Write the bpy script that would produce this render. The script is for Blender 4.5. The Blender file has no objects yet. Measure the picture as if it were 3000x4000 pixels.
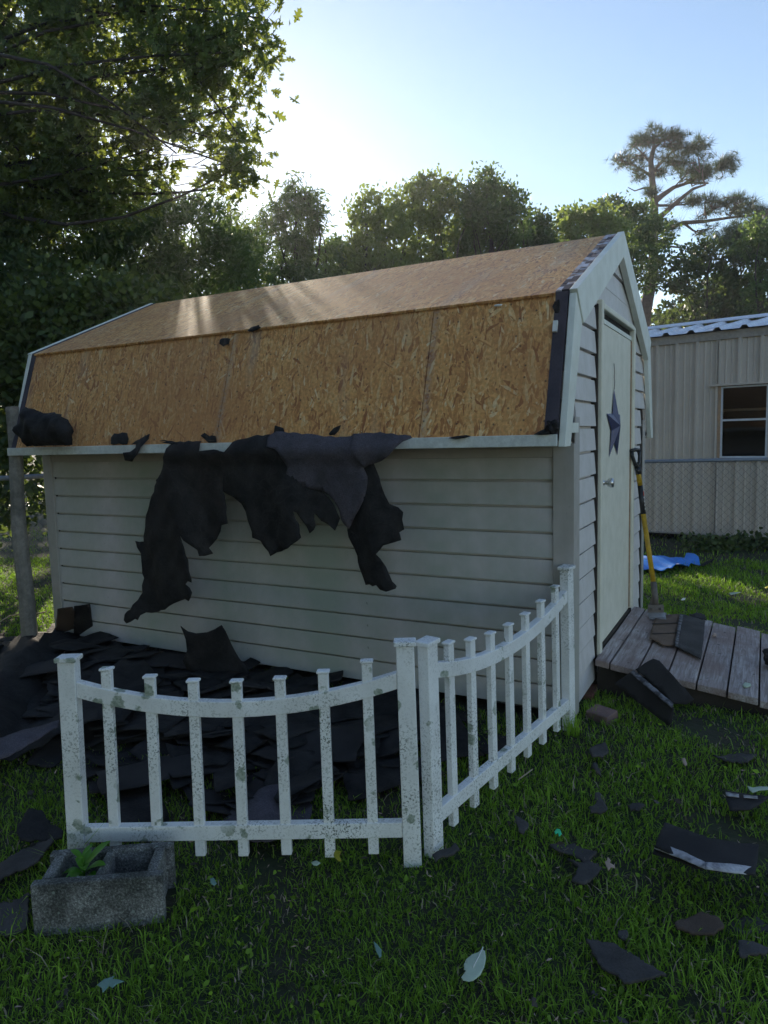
import bpy, bmesh, math, random
import numpy as np
from mathutils import Vector, Matrix
from mathutils.geometry import delaunay_2d_cdt

# ------------------------------------------------------------------ camera, light, exposure
SC = bpy.context.scene
COL = SC.collection
F = 2792.8746                       # focal length in pixels of the 3000x4000 photograph
CAM = np.array([0.8035, -3.3993, 1.4004])
RW = np.array([[0.8828392, 0.4689263, -0.026517], [0.0259741, -0.1051169, -0.9941206], [-0.4689567, 0.8769598, -0.1049813]])
cam_d = bpy.data.cameras.new('camera')
cam_d.sensor_fit = 'VERTICAL'; cam_d.sensor_height = 32.0; cam_d.lens = 32.0 * F / 4000.0
cam_d.clip_start = 0.05; cam_d.clip_end = 2000
cam = bpy.data.objects.new('camera', cam_d); COL.objects.link(cam)
M = Matrix.Identity(4)
for i in range(3):
    M[i][0] = RW[0][i]; M[i][1] = -RW[1][i]; M[i][2] = -RW[2][i]; M[i][3] = CAM[i]
cam.matrix_world = M
SC.camera = cam

SUN_EL = math.radians(19.8); SUN_AZ = math.radians(-42.2)       # azimuth from +Y towards +X
SUNV = Vector((math.sin(SUN_AZ) * math.cos(SUN_EL), math.cos(SUN_AZ) * math.cos(SUN_EL), math.sin(SUN_EL)))
world = bpy.data.worlds.new('World'); SC.world = world; world.use_nodes = True
wn = world.node_tree; bg = wn.nodes['Background']
sky = wn.nodes.new('ShaderNodeTexSky'); sky.sky_type = 'NISHITA'; sky.sun_disc = False
sky.sun_elevation = SUN_EL; sky.sun_rotation = SUN_AZ % (2 * math.pi)
sky.altitude = 50; sky.air_density = 1.0; sky.dust_density = 0.14; sky.ozone_density = 1.1
wn.links.new(sky.outputs['Color'], bg.inputs['Color']); bg.inputs['Strength'].default_value = 0.105
sun_d = bpy.data.lights.new('sun', 'SUN'); sun_d.energy = 4.5; sun_d.angle = math.radians(0.55); sun_d.color = (1.0, 0.86, 0.68)
sun = bpy.data.objects.new('sun', sun_d); COL.objects.link(sun)
sun.rotation_euler = SUNV.to_track_quat('Z', 'Y').to_euler(); sun.location = (-20, 20, 20)
SC.view_settings.view_transform = 'Standard'; SC.view_settings.look = 'None'
SC.view_settings.exposure = 0.92; SC.view_settings.gamma = 1.0
SC.cycles.use_denoising = True
SC.cycles.use_adaptive_sampling = True; SC.cycles.adaptive_threshold = 0.02; SC.cycles.max_bounces = 5; SC.cycles.diffuse_bounces = 3; SC.cycles.glossy_bounces = 2
SC.cycles.transmission_bounces = 3; SC.cycles.volume_bounces = 0; SC.cycles.transparent_max_bounces = 6; SC.cycles.caustics_reflective = False; SC.cycles.caustics_refractive = False

# ------------------------------------------------------------------ measuring helpers: a sight line of the survey photograph cut with a real plane
rnd = random.Random(7)
rng = np.random.default_rng(11)
def ray(u, v): return RW.T @ np.array([(u - 1500) / F, (v - 2000) / F, 1.0])
def onz(u, v, z): d = ray(u, v); return CAM + d * ((z - CAM[2]) / d[2])
def ony(u, v, y): d = ray(u, v); return CAM + d * ((y - CAM[1]) / d[1])
def onx(u, v, x): d = ray(u, v); return CAM + d * ((x - CAM[0]) / d[0])
def far(u, v, depth): return CAM + ray(u, v) * depth            # at an axial distance in metres
def project(P):
    q = (np.asarray(P) - CAM) @ RW.T
    return 1500 + F * q[:, 0] / q[:, 2], 2000 + F * q[:, 1] / q[:, 2], q[:, 2]
def hash_noise(x, y, s=1.0):
    return (np.sin(x * 1.7 * s + 1.3 * np.sin(y * 1.1 * s)) + np.sin(y * 2.3 * s + 1.9 * np.sin(x * 0.9 * s + 2.0)) + np.sin((x + y) * 3.1 * s + 0.7)) / 3
def gz(x, y):
    x = np.asarray(x, float); y = np.asarray(y, float)
    g = -0.03 + 0.038 * np.clip(y + 0.1, -2.6, 0)
    return g + 0.010 * hash_noise(x, y, 1.6) + 0.006 * hash_noise(x + 9, y, 4.3)

# ------------------------------------------------------------------ object helpers
def tag(o, label=None, cat=None, group=None, kind=None):
    if label: o['label'] = label
    if cat: o['category'] = cat
    if group: o['group'] = group
    if kind: o['kind'] = kind
    return o
def thing(name, label, cat, loc=(0, 0, 0), group=None):
    o = bpy.data.objects.new(name, None); COL.objects.link(o); o.location = loc
    o.empty_display_size = 0.1
    return tag(o, label, cat, group)
def link(name, me, mat=None, parent=None):
    o = bpy.data.objects.new(name, me); COL.objects.link(o)
    if mat: 
        if len(me.materials) == 0: me.materials.append(mat)
    if parent:
        o.parent = parent
        p = parent; off = Vector((0, 0, 0))
        while p: off += p.location; p = p.parent
        o.matrix_parent_inverse = Matrix.Identity(4)
        o.location = -off
    return o
def bevel(o, w=0.003, seg=2):
    m = o.modifiers.new('bevel', 'BEVEL'); m.width = w; m.segments = seg; m.limit_method = 'ANGLE'; return o
def smooth(me, angle=None):
    me.polygons.foreach_set('use_smooth', [True] * len(me.polygons)); me.update()
def copy_tree(o, parent=None):
    c = o.copy(); COL.objects.link(c)
    if parent: c.parent = parent
    for ch in list(o.children): copy_tree(ch, c)
    return c

class MB:
    def __init__(s): s.v = []; s.f = []
    def poly(s, pts, faces):
        b = len(s.v); s.v += [tuple(p) for p in pts]; s.f += [tuple(b + i for i in f) for f in faces]; return s
    def hexa(s, p):           # 8 corners: bottom 4 ccw, top 4 ccw
        return s.poly(p, [(3, 2, 1, 0), (4, 5, 6, 7), (0, 1, 5, 4), (1, 2, 6, 5), (2, 3, 7, 6), (3, 0, 4, 7)])
    def box(s, x0, x1, y0, y1, z0, z1):
        return s.hexa([(x0, y0, z0), (x1, y0, z0), (x1, y1, z0), (x0, y1, z0), (x0, y0, z1), (x1, y0, z1), (x1, y1, z1), (x0, y1, z1)])
    def obox(s, o, a, b, c):  # corner o and three edge vectors
        o, a, b, c = (np.array(q, float) for q in (o, a, b, c))
        return s.hexa([o, o + a, o + a + b, o + b, o + c, o + a + c, o + a + b + c, o + b + c])
    def prism(s, base, ext):
        n = len(base); base = [np.array(p, float) for p in base]; ext = np.array(ext, float)
        pts = base + [p + ext for p in base]
        fs = [tuple(range(n))[::-1], tuple(range(n, 2 * n))] + [(i, (i + 1) % n, n + (i + 1) % n, n + i) for i in range(n)]
        return s.poly(pts, fs)
    def tube(s, pts, rad, n=6, caps=True):
        pts = [np.array(p, float) for p in pts]
        if not hasattr(rad, '__len__'): rad = [rad] * len(pts)
        rings = []; b = len(s.v); ref = None
        for i, p in enumerate(pts):
            d = pts[min(i + 1, len(pts) - 1)] - pts[max(i - 1, 0)]; d = d / (np.linalg.norm(d) + 1e-9)
            if ref is None: ref = np.array([0, 0, 1.0]) if abs(d[2]) < 0.9 else np.array([1.0, 0, 0])
            a = np.cross(d, ref); a /= np.linalg.norm(a) + 1e-9; c = np.cross(d, a); ref = np.cross(a, d)
            for k in range(n):
                t = 2 * math.pi * k / n; s.v.append(tuple(p + rad[i] * (math.cos(t) * a + math.sin(t) * c)))
        for i in range(len(pts) - 1):
            for k in range(n):
                s.f.append((b + i * n + k, b + i * n + (k + 1) % n, b + (i + 1) * n + (k + 1) % n, b + (i + 1) * n + k))
        if caps:
            s.f.append(tuple(b + k for k in range(n))[::-1]); e = b + (len(pts) - 1) * n; s.f.append(tuple(e + k for k in range(n)))
        return s
    def lathe(s, o, axis, prof, n=20):   # prof: list of (distance along axis, radius)
        o = np.array(o, float); axis = np.array(axis, float)
        return s.tube([o + axis * d for d, r in prof], [r for d, r in prof], n)
    def mesh(s, name, sm=False):
        me = bpy.data.meshes.new(name); me.from_pydata(s.v, [], s.f); me.update()
        bm = bmesh.new(); bm.from_mesh(me); bmesh.ops.recalc_face_normals(bm, faces=bm.faces); bm.to_mesh(me); bm.free()
        if sm: smooth(me)
        return me
    def build(s, name, mat, parent=None, sm=False, bev=0):
        o = link(name, s.mesh(name, sm), mat, parent)
        if bev: bevel(o, bev)
        return o

# ------------------------------------------------------------------ materials
def mat_base(name):
    m = bpy.data.materials.new(name); m.use_nodes = True
    nt = m.node_tree; b = nt.nodes['Principled BSDF']
    return m, nt, b
def nd(nt, t, **kw):
    n = nt.nodes.new(t)
    for k, v in kw.items():
        if k in n.inputs: n.inputs[k].default_value = v
        else: setattr(n, k, v)
    return n
def coords(nt, scale=(1, 1, 1), rot=(0, 0, 0), loc=(0, 0, 0)):
    tc = nd(nt, 'ShaderNodeTexCoord'); mp = nd(nt, 'ShaderNodeMapping')
    mp.inputs['Scale'].default_value = scale; mp.inputs['Rotation'].default_value = rot; mp.inputs['Location'].default_value = loc
    nt.links.new(tc.outputs['Object'], mp.inputs['Vector']); return mp.outputs['Vector']
def noise(nt, vec, scale, detail=4, rough=0.6, dist=0):
    n = nd(nt, 'ShaderNodeTexNoise', Scale=scale, Detail=detail, Roughness=rough, Distortion=dist)
    nt.links.new(vec, n.inputs['Vector']); return n.outputs['Fac']
def ramp(nt, fac, stops):
    r = nd(nt, 'ShaderNodeValToRGB'); cr = r.color_ramp
    while len(cr.elements) < len(stops): cr.elements.new(0.5)
    for e, (p, c) in zip(cr.elements, stops):
        e.position = p; e.color = tuple(c) + (1,) if hasattr(c, '__len__') else (c, c, c, 1)
    nt.links.new(fac, r.inputs['Fac']); return r.outputs['Color']
def mixc(nt, fac, a, b, mode='MIX'):
    m = nd(nt, 'ShaderNodeMix', data_type='RGBA', blend_type=mode)
    for sock, val in ((m.inputs[0], fac), (m.inputs[6], a), (m.inputs[7], b)):
        if hasattr(val, 'is_linked'): nt.links.new(val, sock)
        elif hasattr(val, '__len__'): sock.default_value = tuple(val) + (1,)
        else: sock.default_value = val
    return m.outputs[2]
def bump(nt, b, h, strength=0.3, dist=0.01):
    n = nd(nt, 'ShaderNodeBump', Strength=strength, Distance=dist)
    nt.links.new(h, n.inputs['Height']); nt.links.new(n.outputs['Normal'], b.inputs['Normal'])
def speckled(name, c0, c1, rough=0.8, scale=30, contrast=(0.35, 0.65), bumpy=0.0, bdist=0.003, big=2.5, spec=0.3, grain=(0.72, 1.25)):
    """two-tone worn surface: large blotches times fine grain"""
    m, nt, b = mat_base(name); v = coords(nt)
    n1 = noise(nt, v, big, 5); n2 = noise(nt, v, scale, 6, 0.7)
    col = mixc(nt, ramp(nt, n1, [(contrast[0], 0.0), (contrast[1], 1.0)]), c0, c1)
    g = ramp(nt, n2, [(0.25, grain[0]), (0.75, grain[1])])
    col = mixc(nt, 1.0, col, g, 'MULTIPLY')
    nt.links.new(col, b.inputs['Base Color']); b.inputs['Roughness'].default_value = rough; b.inputs['Specular IOR Level'].default_value = spec
    if bumpy: bump(nt, b, n2, bumpy, bdist)
    return m

def m_siding(name, base, algae=True, axis='Z'):
    m, nt, b = mat_base(name); v = coords(nt)
    n1 = noise(nt, v, 1.7, 5); n2 = noise(nt, v, 9, 6); n3 = noise(nt, coords(nt, (14, 14, 1.2)), 3, 4)
    dirt = tuple(c * k for c, k in zip(base, (0.80, 0.80, 0.76)))
    col = mixc(nt, ramp(nt, n2, [(0.38, 0.0), (0.75, 0.8)]), base, dirt)
    col = mixc(nt, ramp(nt, n3, [(0.5, 0.0), (0.8, 0.35)]), col, tuple(c * 0.72 for c in base))
    if algae:
        sep = nd(nt, 'ShaderNodeSeparateXYZ'); nt.links.new(v, sep.inputs[0])
        lo = nd(nt, 'ShaderNodeMapRange'); lo.inputs[1].default_value = 1.0; lo.inputs[2].default_value = 0.1; lo.inputs[3].default_value = 0.15; lo.inputs[4].default_value = 1.0
        nt.links.new(sep.outputs['Z'], lo.inputs[0])
        gm = nd(nt, 'ShaderNodeMath', operation='MULTIPLY'); nt.links.new(lo.outputs[0], gm.inputs[0])
        nt.links.new(ramp(nt, n1, [(0.34, 0.0), (0.64, 0.75)]), gm.inputs[1])
        col = mixc(nt, gm.outputs[0], col, (base[0] * 0.52, base[1] * 0.68, base[2] * 0.55))
        sp = ramp(nt, noise(nt, v, 60, 2), [(0.70, 0.0), (0.74, 0.7)])
        sg = nd(nt, 'ShaderNodeMath', operation='MULTIPLY'); nt.links.new(sp, sg.inputs[0]); nt.links.new(ramp(nt, noise(nt, v, 2.3, 2), [(0.5, 0.0), (0.62, 1.0)]), sg.inputs[1])
        col = mixc(nt, sg.outputs[0], col, (0.05, 0.055, 0.04))
    nt.links.new(col, b.inputs['Base Color']); b.inputs['Roughness'].default_value = 0.55; b.inputs['Specular IOR Level'].default_value = 0.35
    bump(nt, b, noise(nt, coords(nt, (1.5, 1.5, 40)), 6, 4), 0.12, 0.002)
    return m
def m_osb(name, axes):
    """overlapping wood strands: several layers of long cells at different angles, the topmost one wins"""
    m, nt, b = mat_base(name)
    tc = nd(nt, 'ShaderNodeTexCoord'); sep = nd(nt, 'ShaderNodeSeparateXYZ'); nt.links.new(tc.outputs['Object'], sep.inputs[0])
    cb = nd(nt, 'ShaderNodeCombineXYZ'); nt.links.new(sep.outputs[axes[0]], cb.inputs[0]); nt.links.new(sep.outputs[axes[1]], cb.inputs[1])
    wob = nd(nt, 'ShaderNodeTexNoise', Scale=5.0, Detail=2.0); nt.links.new(cb.outputs[0], wob.inputs['Vector'])
    wm = nd(nt, 'ShaderNodeVectorMath', operation='MULTIPLY_ADD'); nt.links.new(wob.outputs['Color'], wm.inputs[0]); wm.inputs[1].default_value = (0.03, 0.03, 0); nt.links.new(cb.outputs[0], wm.inputs[2])
    best = None; bh = None
    for k, (ang, sx, sy) in enumerate([(84, 13, 70), (97, 12, 76), (66, 13, 64), (113, 14, 72), (35, 15, 66), (150, 15, 72), (90, 9, 52), (78, 16, 95), (104, 17, 100)]):
        mp = nd(nt, 'ShaderNodeMapping'); mp.vector_type = 'TEXTURE' if False else 'POINT'
        r1 = nd(nt, 'ShaderNodeVectorRotate', rotation_type='Z_AXIS'); r1.inputs['Angle'].default_value = -math.radians(ang)
        nt.links.new(wm.outputs[0], r1.inputs['Vector']); nt.links.new(r1.outputs[0], mp.inputs['Vector'])
        mp.inputs['Scale'].default_value = (sx * 1.15, sy * 1.1, 1); mp.inputs['Location'].default_value = (k * 3.7, k * 7.1, 0)
        vo = nd(nt, 'ShaderNodeTexVoronoi', Scale=1.0, Randomness=1.0); vo.voronoi_dimensions = '2D'; nt.links.new(mp.outputs[0], vo.inputs['Vector'])
        sp = nd(nt, 'ShaderNodeSeparateColor'); nt.links.new(vo.outputs['Color'], sp.inputs[0])
        if best is None: best = sp.outputs[1]; bh = sp.outputs[0]
        else:
            gt = nd(nt, 'ShaderNodeMath', operation='GREATER_THAN'); nt.links.new(sp.outputs[0], gt.inputs[0]); nt.links.new(bh, gt.inputs[1])
            mx = nd(nt, 'ShaderNodeMix', data_type='FLOAT'); nt.links.new(gt.outputs[0], mx.inputs[0]); nt.links.new(best, mx.inputs[2]); nt.links.new(sp.outputs[1], mx.inputs[3])
            mh = nd(nt, 'ShaderNodeMath', operation='MAXIMUM'); nt.links.new(sp.outputs[0], mh.inputs[0]); nt.links.new(bh, mh.inputs[1])
            best = mx.outputs[0]; bh = mh.outputs[0]
    col = ramp(nt, best, [(0.0, (0.34, 0.12, 0.04)), (0.16, (0.54, 0.235, 0.07)), (0.45, (0.69, 0.335, 0.105)), (0.75, (0.76, 0.40, 0.135)), (0.95, (0.80, 0.50, 0.215)), (1.0, (0.85, 0.65, 0.37))])
    fine = nd(nt, 'ShaderNodeTexNoise', Scale=60.0, Detail=5.0); nt.links.new(cb.outputs[0], fine.inputs['Vector'])
    col = mixc(nt, 1.0, col, ramp(nt, fine.outputs['Fac'], [(0.3, 0.72), (0.7, 1.15)]), 'MULTIPLY')
    # grey weathered runs and rusty blotches
    st = nd(nt, 'ShaderNodeMapping'); st.inputs['Scale'].default_value = (3.0, 0.5, 1); nt.links.new(cb.outputs[0], st.inputs['Vector'])
    w = nd(nt, 'ShaderNodeTexNoise', Scale=1.3, Detail=5.0); nt.links.new(st.outputs[0], w.inputs['Vector'])
    col = mixc(nt, ramp(nt, w.outputs['Fac'], [(0.56, 0.0), (0.72, 0.45)]), col, (0.42, 0.37, 0.31))
    w2 = nd(nt, 'ShaderNodeTexNoise', Scale=1.1, Detail=4.0); nt.links.new(cb.outputs[0], w2.inputs['Vector'])
    col = mixc(nt, ramp(nt, w2.outputs['Fac'], [(0.42, 0.0), (0.70, 0.65)]), col, (0.46, 0.20, 0.075))
    if axes[1] == 2:          # grey weathered bands along the board joints
        for xs in (-1.936, -0.670):
            sb = nd(nt, 'ShaderNodeMath', operation='SUBTRACT'); nt.links.new(sep.outputs[0], sb.inputs[0]); sb.inputs[1].default_value = xs + 0.012
            wv = nd(nt, 'ShaderNodeMath', operation='MULTIPLY_ADD'); nt.links.new(w2.outputs['Fac'], wv.inputs[0]); wv.inputs[1].default_value = 0.05; wv.inputs[2].default_value = -0.025
            sa = nd(nt, 'ShaderNodeMath', operation='ADD'); nt.links.new(sb.outputs[0], sa.inputs[0]); nt.links.new(wv.outputs[0], sa.inputs[1])
            ab = nd(nt, 'ShaderNodeMath', operation='ABSOLUTE'); nt.links.new(sa.outputs[0], ab.inputs[0])
            col = mixc(nt, mixc(nt, 1.0, ramp(nt, ab.outputs[0], [(0.004, 0.55), (0.032, 0.0)]), ramp(nt, fine.outputs['Fac'], [(0.38, 0.1), (0.6, 1.0)]), 'MULTIPLY'), col, (0.34, 0.29, 0.25))
    nails = nd(nt, 'ShaderNodeTexVoronoi', Scale=9.0, Randomness=1.0); nails.voronoi_dimensions = '2D'; nt.links.new(cb.outputs[0], nails.inputs['Vector'])
    col = mixc(nt, ramp(nt, nails.outputs['Distance'], [(0.02, 0.85), (0.06, 0.0)]), col, (0.03, 0.025, 0.02))
    nt.links.new(col, b.inputs['Base Color']); b.inputs['Roughness'].default_value = 0.62; b.inputs['Specular IOR Level'].default_value = 0.4
    bump(nt, b, bh, 0.35, 0.004)
    return m
def m_fence(name):
    m, nt, b = mat_base(name); v = coords(nt)
    base = mixc(nt, ramp(nt, noise(nt, v, 6, 5), [(0.35, 0.0), (0.7, 0.8)]), (0.86, 0.87, 0.87), (0.66, 0.66, 0.65))
    grime = ramp(nt, noise(nt, v, 130, 3, 0.7), [(0.53, 0.0), (0.60, 0.95)])
    gmask = ramp(nt, noise(nt, v, 4.5, 3), [(0.42, 0.10), (0.66, 1.0)])
    gm = nd(nt, 'ShaderNodeMath', operation='MULTIPLY'); nt.links.new(grime, gm.inputs[0]); nt.links.new(gmask, gm.inputs[1])
    col = mixc(nt, gm.outputs[0], base, (0.07, 0.085, 0.06))
    vo = nd(nt, 'ShaderNodeTexVoronoi', Scale=15.0, Randomness=1.0)
    dv = nd(nt, 'ShaderNodeTexNoise', Scale=60.0, Detail=3.0); nt.links.new(v, dv.inputs['Vector'])
    ad = nd(nt, 'ShaderNodeVectorMath', operation='MULTIPLY_ADD'); nt.links.new(dv.outputs['Color'], ad.inputs[0]); ad.inputs[1].default_value = (0.03, 0.03, 0.03); nt.links.new(v, ad.inputs[2])
    nt.links.new(ad.outputs[0], vo.inputs['Vector'])
    ln = nd(nt, 'ShaderNodeMath', operation='MULTIPLY_ADD'); nt.links.new(noise(nt, v, 7, 3), ln.inputs[0]); ln.inputs[1].default_value = 1.5; nt.links.new(vo.outputs['Distance'], ln.inputs[2])
    lich = ramp(nt, ln.outputs[0], [(0.91, 0.9), (0.98, 0.0)])
    lm = nd(nt, 'ShaderNodeMath', operation='MULTIPLY'); nt.links.new(lich, lm.inputs[0]); nt.links.new(ramp(nt, noise(nt, v, 3.1, 2), [(0.44, 0.0), (0.50, 1.0)]), lm.inputs[1])
    lcol = mixc(nt, ramp(nt, noise(nt, v, 90, 3), [(0.4, 0.0), (0.6, 1.0)]), (0.17, 0.22, 0.16), (0.36, 0.40, 0.33))
    col = mixc(nt, lm.outputs[0], col, lcol)
    nt.links.new(col, b.inputs['Base Color']); b.inputs['Roughness'].default_value = 0.5; b.inputs['Specular IOR Level'].default_value = 0.35
    return m
def m_concrete(name):
    m, nt, b = mat_base(name); v = coords(nt)
    col = mixc(nt, ramp(nt, noise(nt, v, 9, 5), [(0.42, 0.0), (0.62, 1.0)]), (0.33, 0.335, 0.33), (0.12, 0.125, 0.12))
    col = mixc(nt, ramp(nt, noise(nt, v, 5, 4), [(0.5, 0.0), (0.7, 0.6)]), col, (0.07, 0.085, 0.07))
    col = mixc(nt, 1.0, col, ramp(nt, noise(nt, v, 150, 4, 0.75), [(0.34, 0.35), (0.52, 0.9), (0.68, 2.0)]), 'MULTIPLY')
    vo = nd(nt, 'ShaderNodeTexVoronoi', Scale=26.0); nt.links.new(v, vo.inputs['Vector'])
    col = mixc(nt, ramp(nt, vo.outputs['Distance'], [(0.10, 0.8), (0.16, 0.0)]), col, (0.33, 0.38, 0.35))
    nt.links.new(col, b.inputs['Base Color']); b.inputs['Roughness'].default_value = 0.95; b.inputs['Specular IOR Level'].default_value = 0.2
    bump(nt, b, noise(nt, v, 150, 5, 0.75), 1.0, 0.01); return m
def m_felt(name, c0, c1):
    m, nt, b = mat_base(name); v = coords(nt)
    col = mixc(nt, ramp(nt, noise(nt, v, 7, 6, 0.7), [(0.40, 0.0), (0.68, 1.0)]), c0, c1)
    col = mixc(nt, 1.0, col, ramp(nt, noise(nt, v, 170, 4, 0.75), [(0.3, 0.55), (0.7, 1.6)]), 'MULTIPLY')
    cr = nd(nt, 'ShaderNodeTexVoronoi', Scale=9.0, feature='DISTANCE_TO_EDGE'); nv = nd(nt, 'ShaderNodeTexNoise', Scale=6.0, Detail=3.0); nt.links.new(v, nv.inputs['Vector'])
    ad = nd(nt, 'ShaderNodeVectorMath', operation='MULTIPLY_ADD'); nt.links.new(nv.outputs['Color'], ad.inputs[0]); ad.inputs[1].default_value = (0.25, 0.25, 0.25); nt.links.new(v, ad.inputs[2]); nt.links.new(ad.outputs[0], cr.inputs['Vector'])
    crease = ramp(nt, cr.outputs['Distance'], [(0.0, 1.0), (0.05, 0.0)])
    col = mixc(nt, mixc(nt, 1.0, crease, ramp(nt, noise(nt, v, 3, 3), [(0.48, 0.0), (0.68, 0.22)]), 'MULTIPLY'), col, tuple(min(1, q * 2.2) for q in c1))
    nt.links.new(col, b.inputs['Base Color']); b.inputs['Roughness'].default_value = 0.82; b.inputs['Specular IOR Level'].default_value = 0.25
    bump(nt, b, mixc(nt, 0.5, crease, noise(nt, v, 40, 6, 0.7)), 0.45, 0.004); return m
def m_plank(name):
    m, nt, b = mat_base(name)
    v = coords(nt, (26, 1.6, 26)); n = noise(nt, v, 2.2, 7, 0.65, 1.2)
    col = ramp(nt, n, [(0.25, (0.11, 0.085, 0.08)), (0.42, (0.27, 0.225, 0.215)), (0.58, (0.43, 0.38, 0.375)), (0.8, (0.64, 0.61, 0.62))])
    blot = noise(nt, coords(nt), 3.5, 5)
    col = mixc(nt, ramp(nt, blot, [(0.40, 0.0), (0.62, 0.75)]), col, (0.22, 0.15, 0.13))
    col = mixc(nt, ramp(nt, noise(nt, coords(nt), 26, 3), [(0.66, 0.0), (0.72, 0.9)]), col, (0.05, 0.04, 0.035))
    nt.links.new(col, b.inputs['Base Color']); b.inputs['Roughness'].default_value = 0.75; bump(nt, b, n, 0.6, 0.004)
    return m
def m_leaf(name, c0, c1, trans, tfac=0.45, rough=0.45, spec=0.35):
    m, nt, b = mat_base(name)
    at = nd(nt, 'ShaderNodeAttribute', attribute_name='tint')
    col = mixc(nt, at.outputs['Fac'], c0, c1); nt.links.new(col, b.inputs['Base Color'])
    b.inputs['Roughness'].default_value = rough; b.inputs['Specular IOR Level'].default_value = spec
    tr = nd(nt, 'ShaderNodeBsdfTranslucent'); tcol = mixc(nt, at.outputs['Fac'], trans, tuple(c * 1.35 for c in trans)); nt.links.new(tcol, tr.inputs['Color'])
    mx = nd(nt, 'ShaderNodeMixShader'); mx.inputs[0].default_value = tfac
    nt.links.new(b.outputs[0], mx.inputs[1]); nt.links.new(tr.outputs[0], mx.inputs[2])
    nt.links.new(mx.outputs[0], nt.nodes['Material Output'].inputs['Surface'])
    return m
def m_plain(name, c, rough=0.6, spec=0.4, metal=0.0):
    m, nt, b = mat_base(name); v = coords(nt)
    col = mixc(nt, 1.0, c, ramp(nt, noise(nt, v, 35, 5), [(0.25, 0.86), (0.75, 1.1)]), 'MULTIPLY')
    nt.links.new(col, b.inputs['Base Color']); b.inputs['Roughness'].default_value = rough; b.inputs['Specular IOR Level'].default_value = spec; b.inputs['Metallic'].default_value = metal
    return m

SIDING = m_siding('vinyl_siding', (0.61, 0.565, 0.57))
GSIDING_LIT = m_siding('vinyl_siding_lit', (0.69, 0.655, 0.65), algae=False)  # same vinyl as the long wall, lightened for the stronger light on the gable
CORNER = m_siding('vinyl_corner', (0.47, 0.435, 0.415))
TRIM = m_siding('cream_trim', (0.80, 0.82, 0.76), algae=False)
DOOR = m_siding('door_paint', (0.80, 0.77, 0.66), algae=False)
FASCIA = speckled('white_fascia', (0.74, 0.77, 0.74), (0.60, 0.62, 0.60), 0.5, 40, big=5)
OSB_LOW = m_osb('osb_lower', (0, 2)); OSB_UP = m_osb('osb_upper', (0, 1))
FELT = m_felt('black_felt', (0.010, 0.010, 0.011), (0.030, 0.029, 0.030))
FELT_GREY = m_felt('grey_felt', (0.085, 0.076, 0.094), (0.050, 0.047, 0.056))
SHINGLE = speckled('asphalt_shingle', (0.034, 0.032, 0.034), (0.020, 0.019, 0.021), 0.85, 220, bumpy=0.8, bdist=0.003, big=6, spec=0.3)
SCRAP = speckled('granule_shingle', (0.085, 0.079, 0.078), (0.048, 0.045, 0.045), 0.9, 170, bumpy=0.9, bdist=0.003, big=9, spec=0.3)
SHINGLE_BROWN = speckled('brown_shingle', (0.115, 0.082, 0.062), (0.075, 0.055, 0.045), 0.85, 220, bumpy=0.8, bdist=0.003, big=6, spec=0.3)
RAMP_BROWN = speckled('faded_brown_shingle', (0.21, 0.145, 0.105), (0.14, 0.10, 0.078), 0.9, 200, bumpy=0.8, bdist=0.003, big=7, spec=0.2)
STRIPE = speckled('pale_adhesive_strip', (0.46, 0.46, 0.50), (0.16, 0.16, 0.18), 0.6, 90, (0.42, 0.66), big=22)
GREYSTRIP = speckled('grey_adhesive_strip', (0.17, 0.17, 0.19), (0.05, 0.05, 0.055), 0.7, 90, (0.45, 0.55), big=26)
STARTER = speckled('dark_starter_strip', (0.075, 0.066, 0.085), (0.050, 0.045, 0.060), 0.8, 120, big=6)
WORN_EDGE = speckled('worn_shingle_edge', (0.60, 0.60, 0.68), (0.26, 0.17, 0.13), 0.7, 50, (0.42, 0.58), big=16)
FENCE = m_fence('white_vinyl_fence')
PLANK = m_plank('weathered_plank')
SKIRT = speckled('ramp_timber', (0.05, 0.04, 0.035), (0.03, 0.026, 0.022), 0.85, 40)
CONCRETE = m_concrete('concrete_block')
BRICK = speckled('red_brick', (0.24, 0.10, 0.065), (0.14, 0.075, 0.06), 0.9, 70, bumpy=0.6, big=9)
BRICK_PINK = speckled('pink_brick', (0.26, 0.165, 0.15), (0.16, 0.11, 0.105), 0.9, 70, bumpy=0.6, big=9)
BRICK_DARK = speckled('dark_brick', (0.085, 0.072, 0.062), (0.05, 0.045, 0.04), 0.9, 70, bumpy=0.6, big=9)
POLE = speckled('grey_pole_wood', (0.29, 0.265, 0.23), (0.16, 0.148, 0.128), 0.9, 45, bumpy=0.7, bdist=0.01, big=8)
METALW = speckled('tan_metal', (0.55, 0.50, 0.45), (0.50, 0.455, 0.41), 0.45, 20, big=2, spec=0.4, grain=(0.94, 1.05))
METALT = speckled('grey_metal_trim', (0.38, 0.355, 0.335), (0.32, 0.30, 0.285), 0.5, 30)
METALR = speckled('galvanised_roof', (0.62, 0.66, 0.76), (0.48, 0.50, 0.58), 0.35, 20, spec=0.5, big=6)
ALU = m_plain('window_aluminium', (0.55, 0.60, 0.68), 0.4, 0.5)
RAWWOOD = speckled('raw_wood', (0.42, 0.27, 0.17), (0.33, 0.25, 0.19), 0.8, 40, big=8)
DARKIN = m_plain('dark_interior', (0.012, 0.012, 0.012), 0.9)  # near-black, also stands in for shade over the door and under the building
GALV = m_plain('galvanised_wire', (0.05, 0.052, 0.06), 0.5, 0.5)
RAIL = m_plain('galvanised_rail', (0.17, 0.20, 0.25), 0.45, 0.5)
STEEL = m_plain('brushed_steel', (0.62, 0.62, 0.62), 0.28, 0.5, 1.0)
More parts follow.
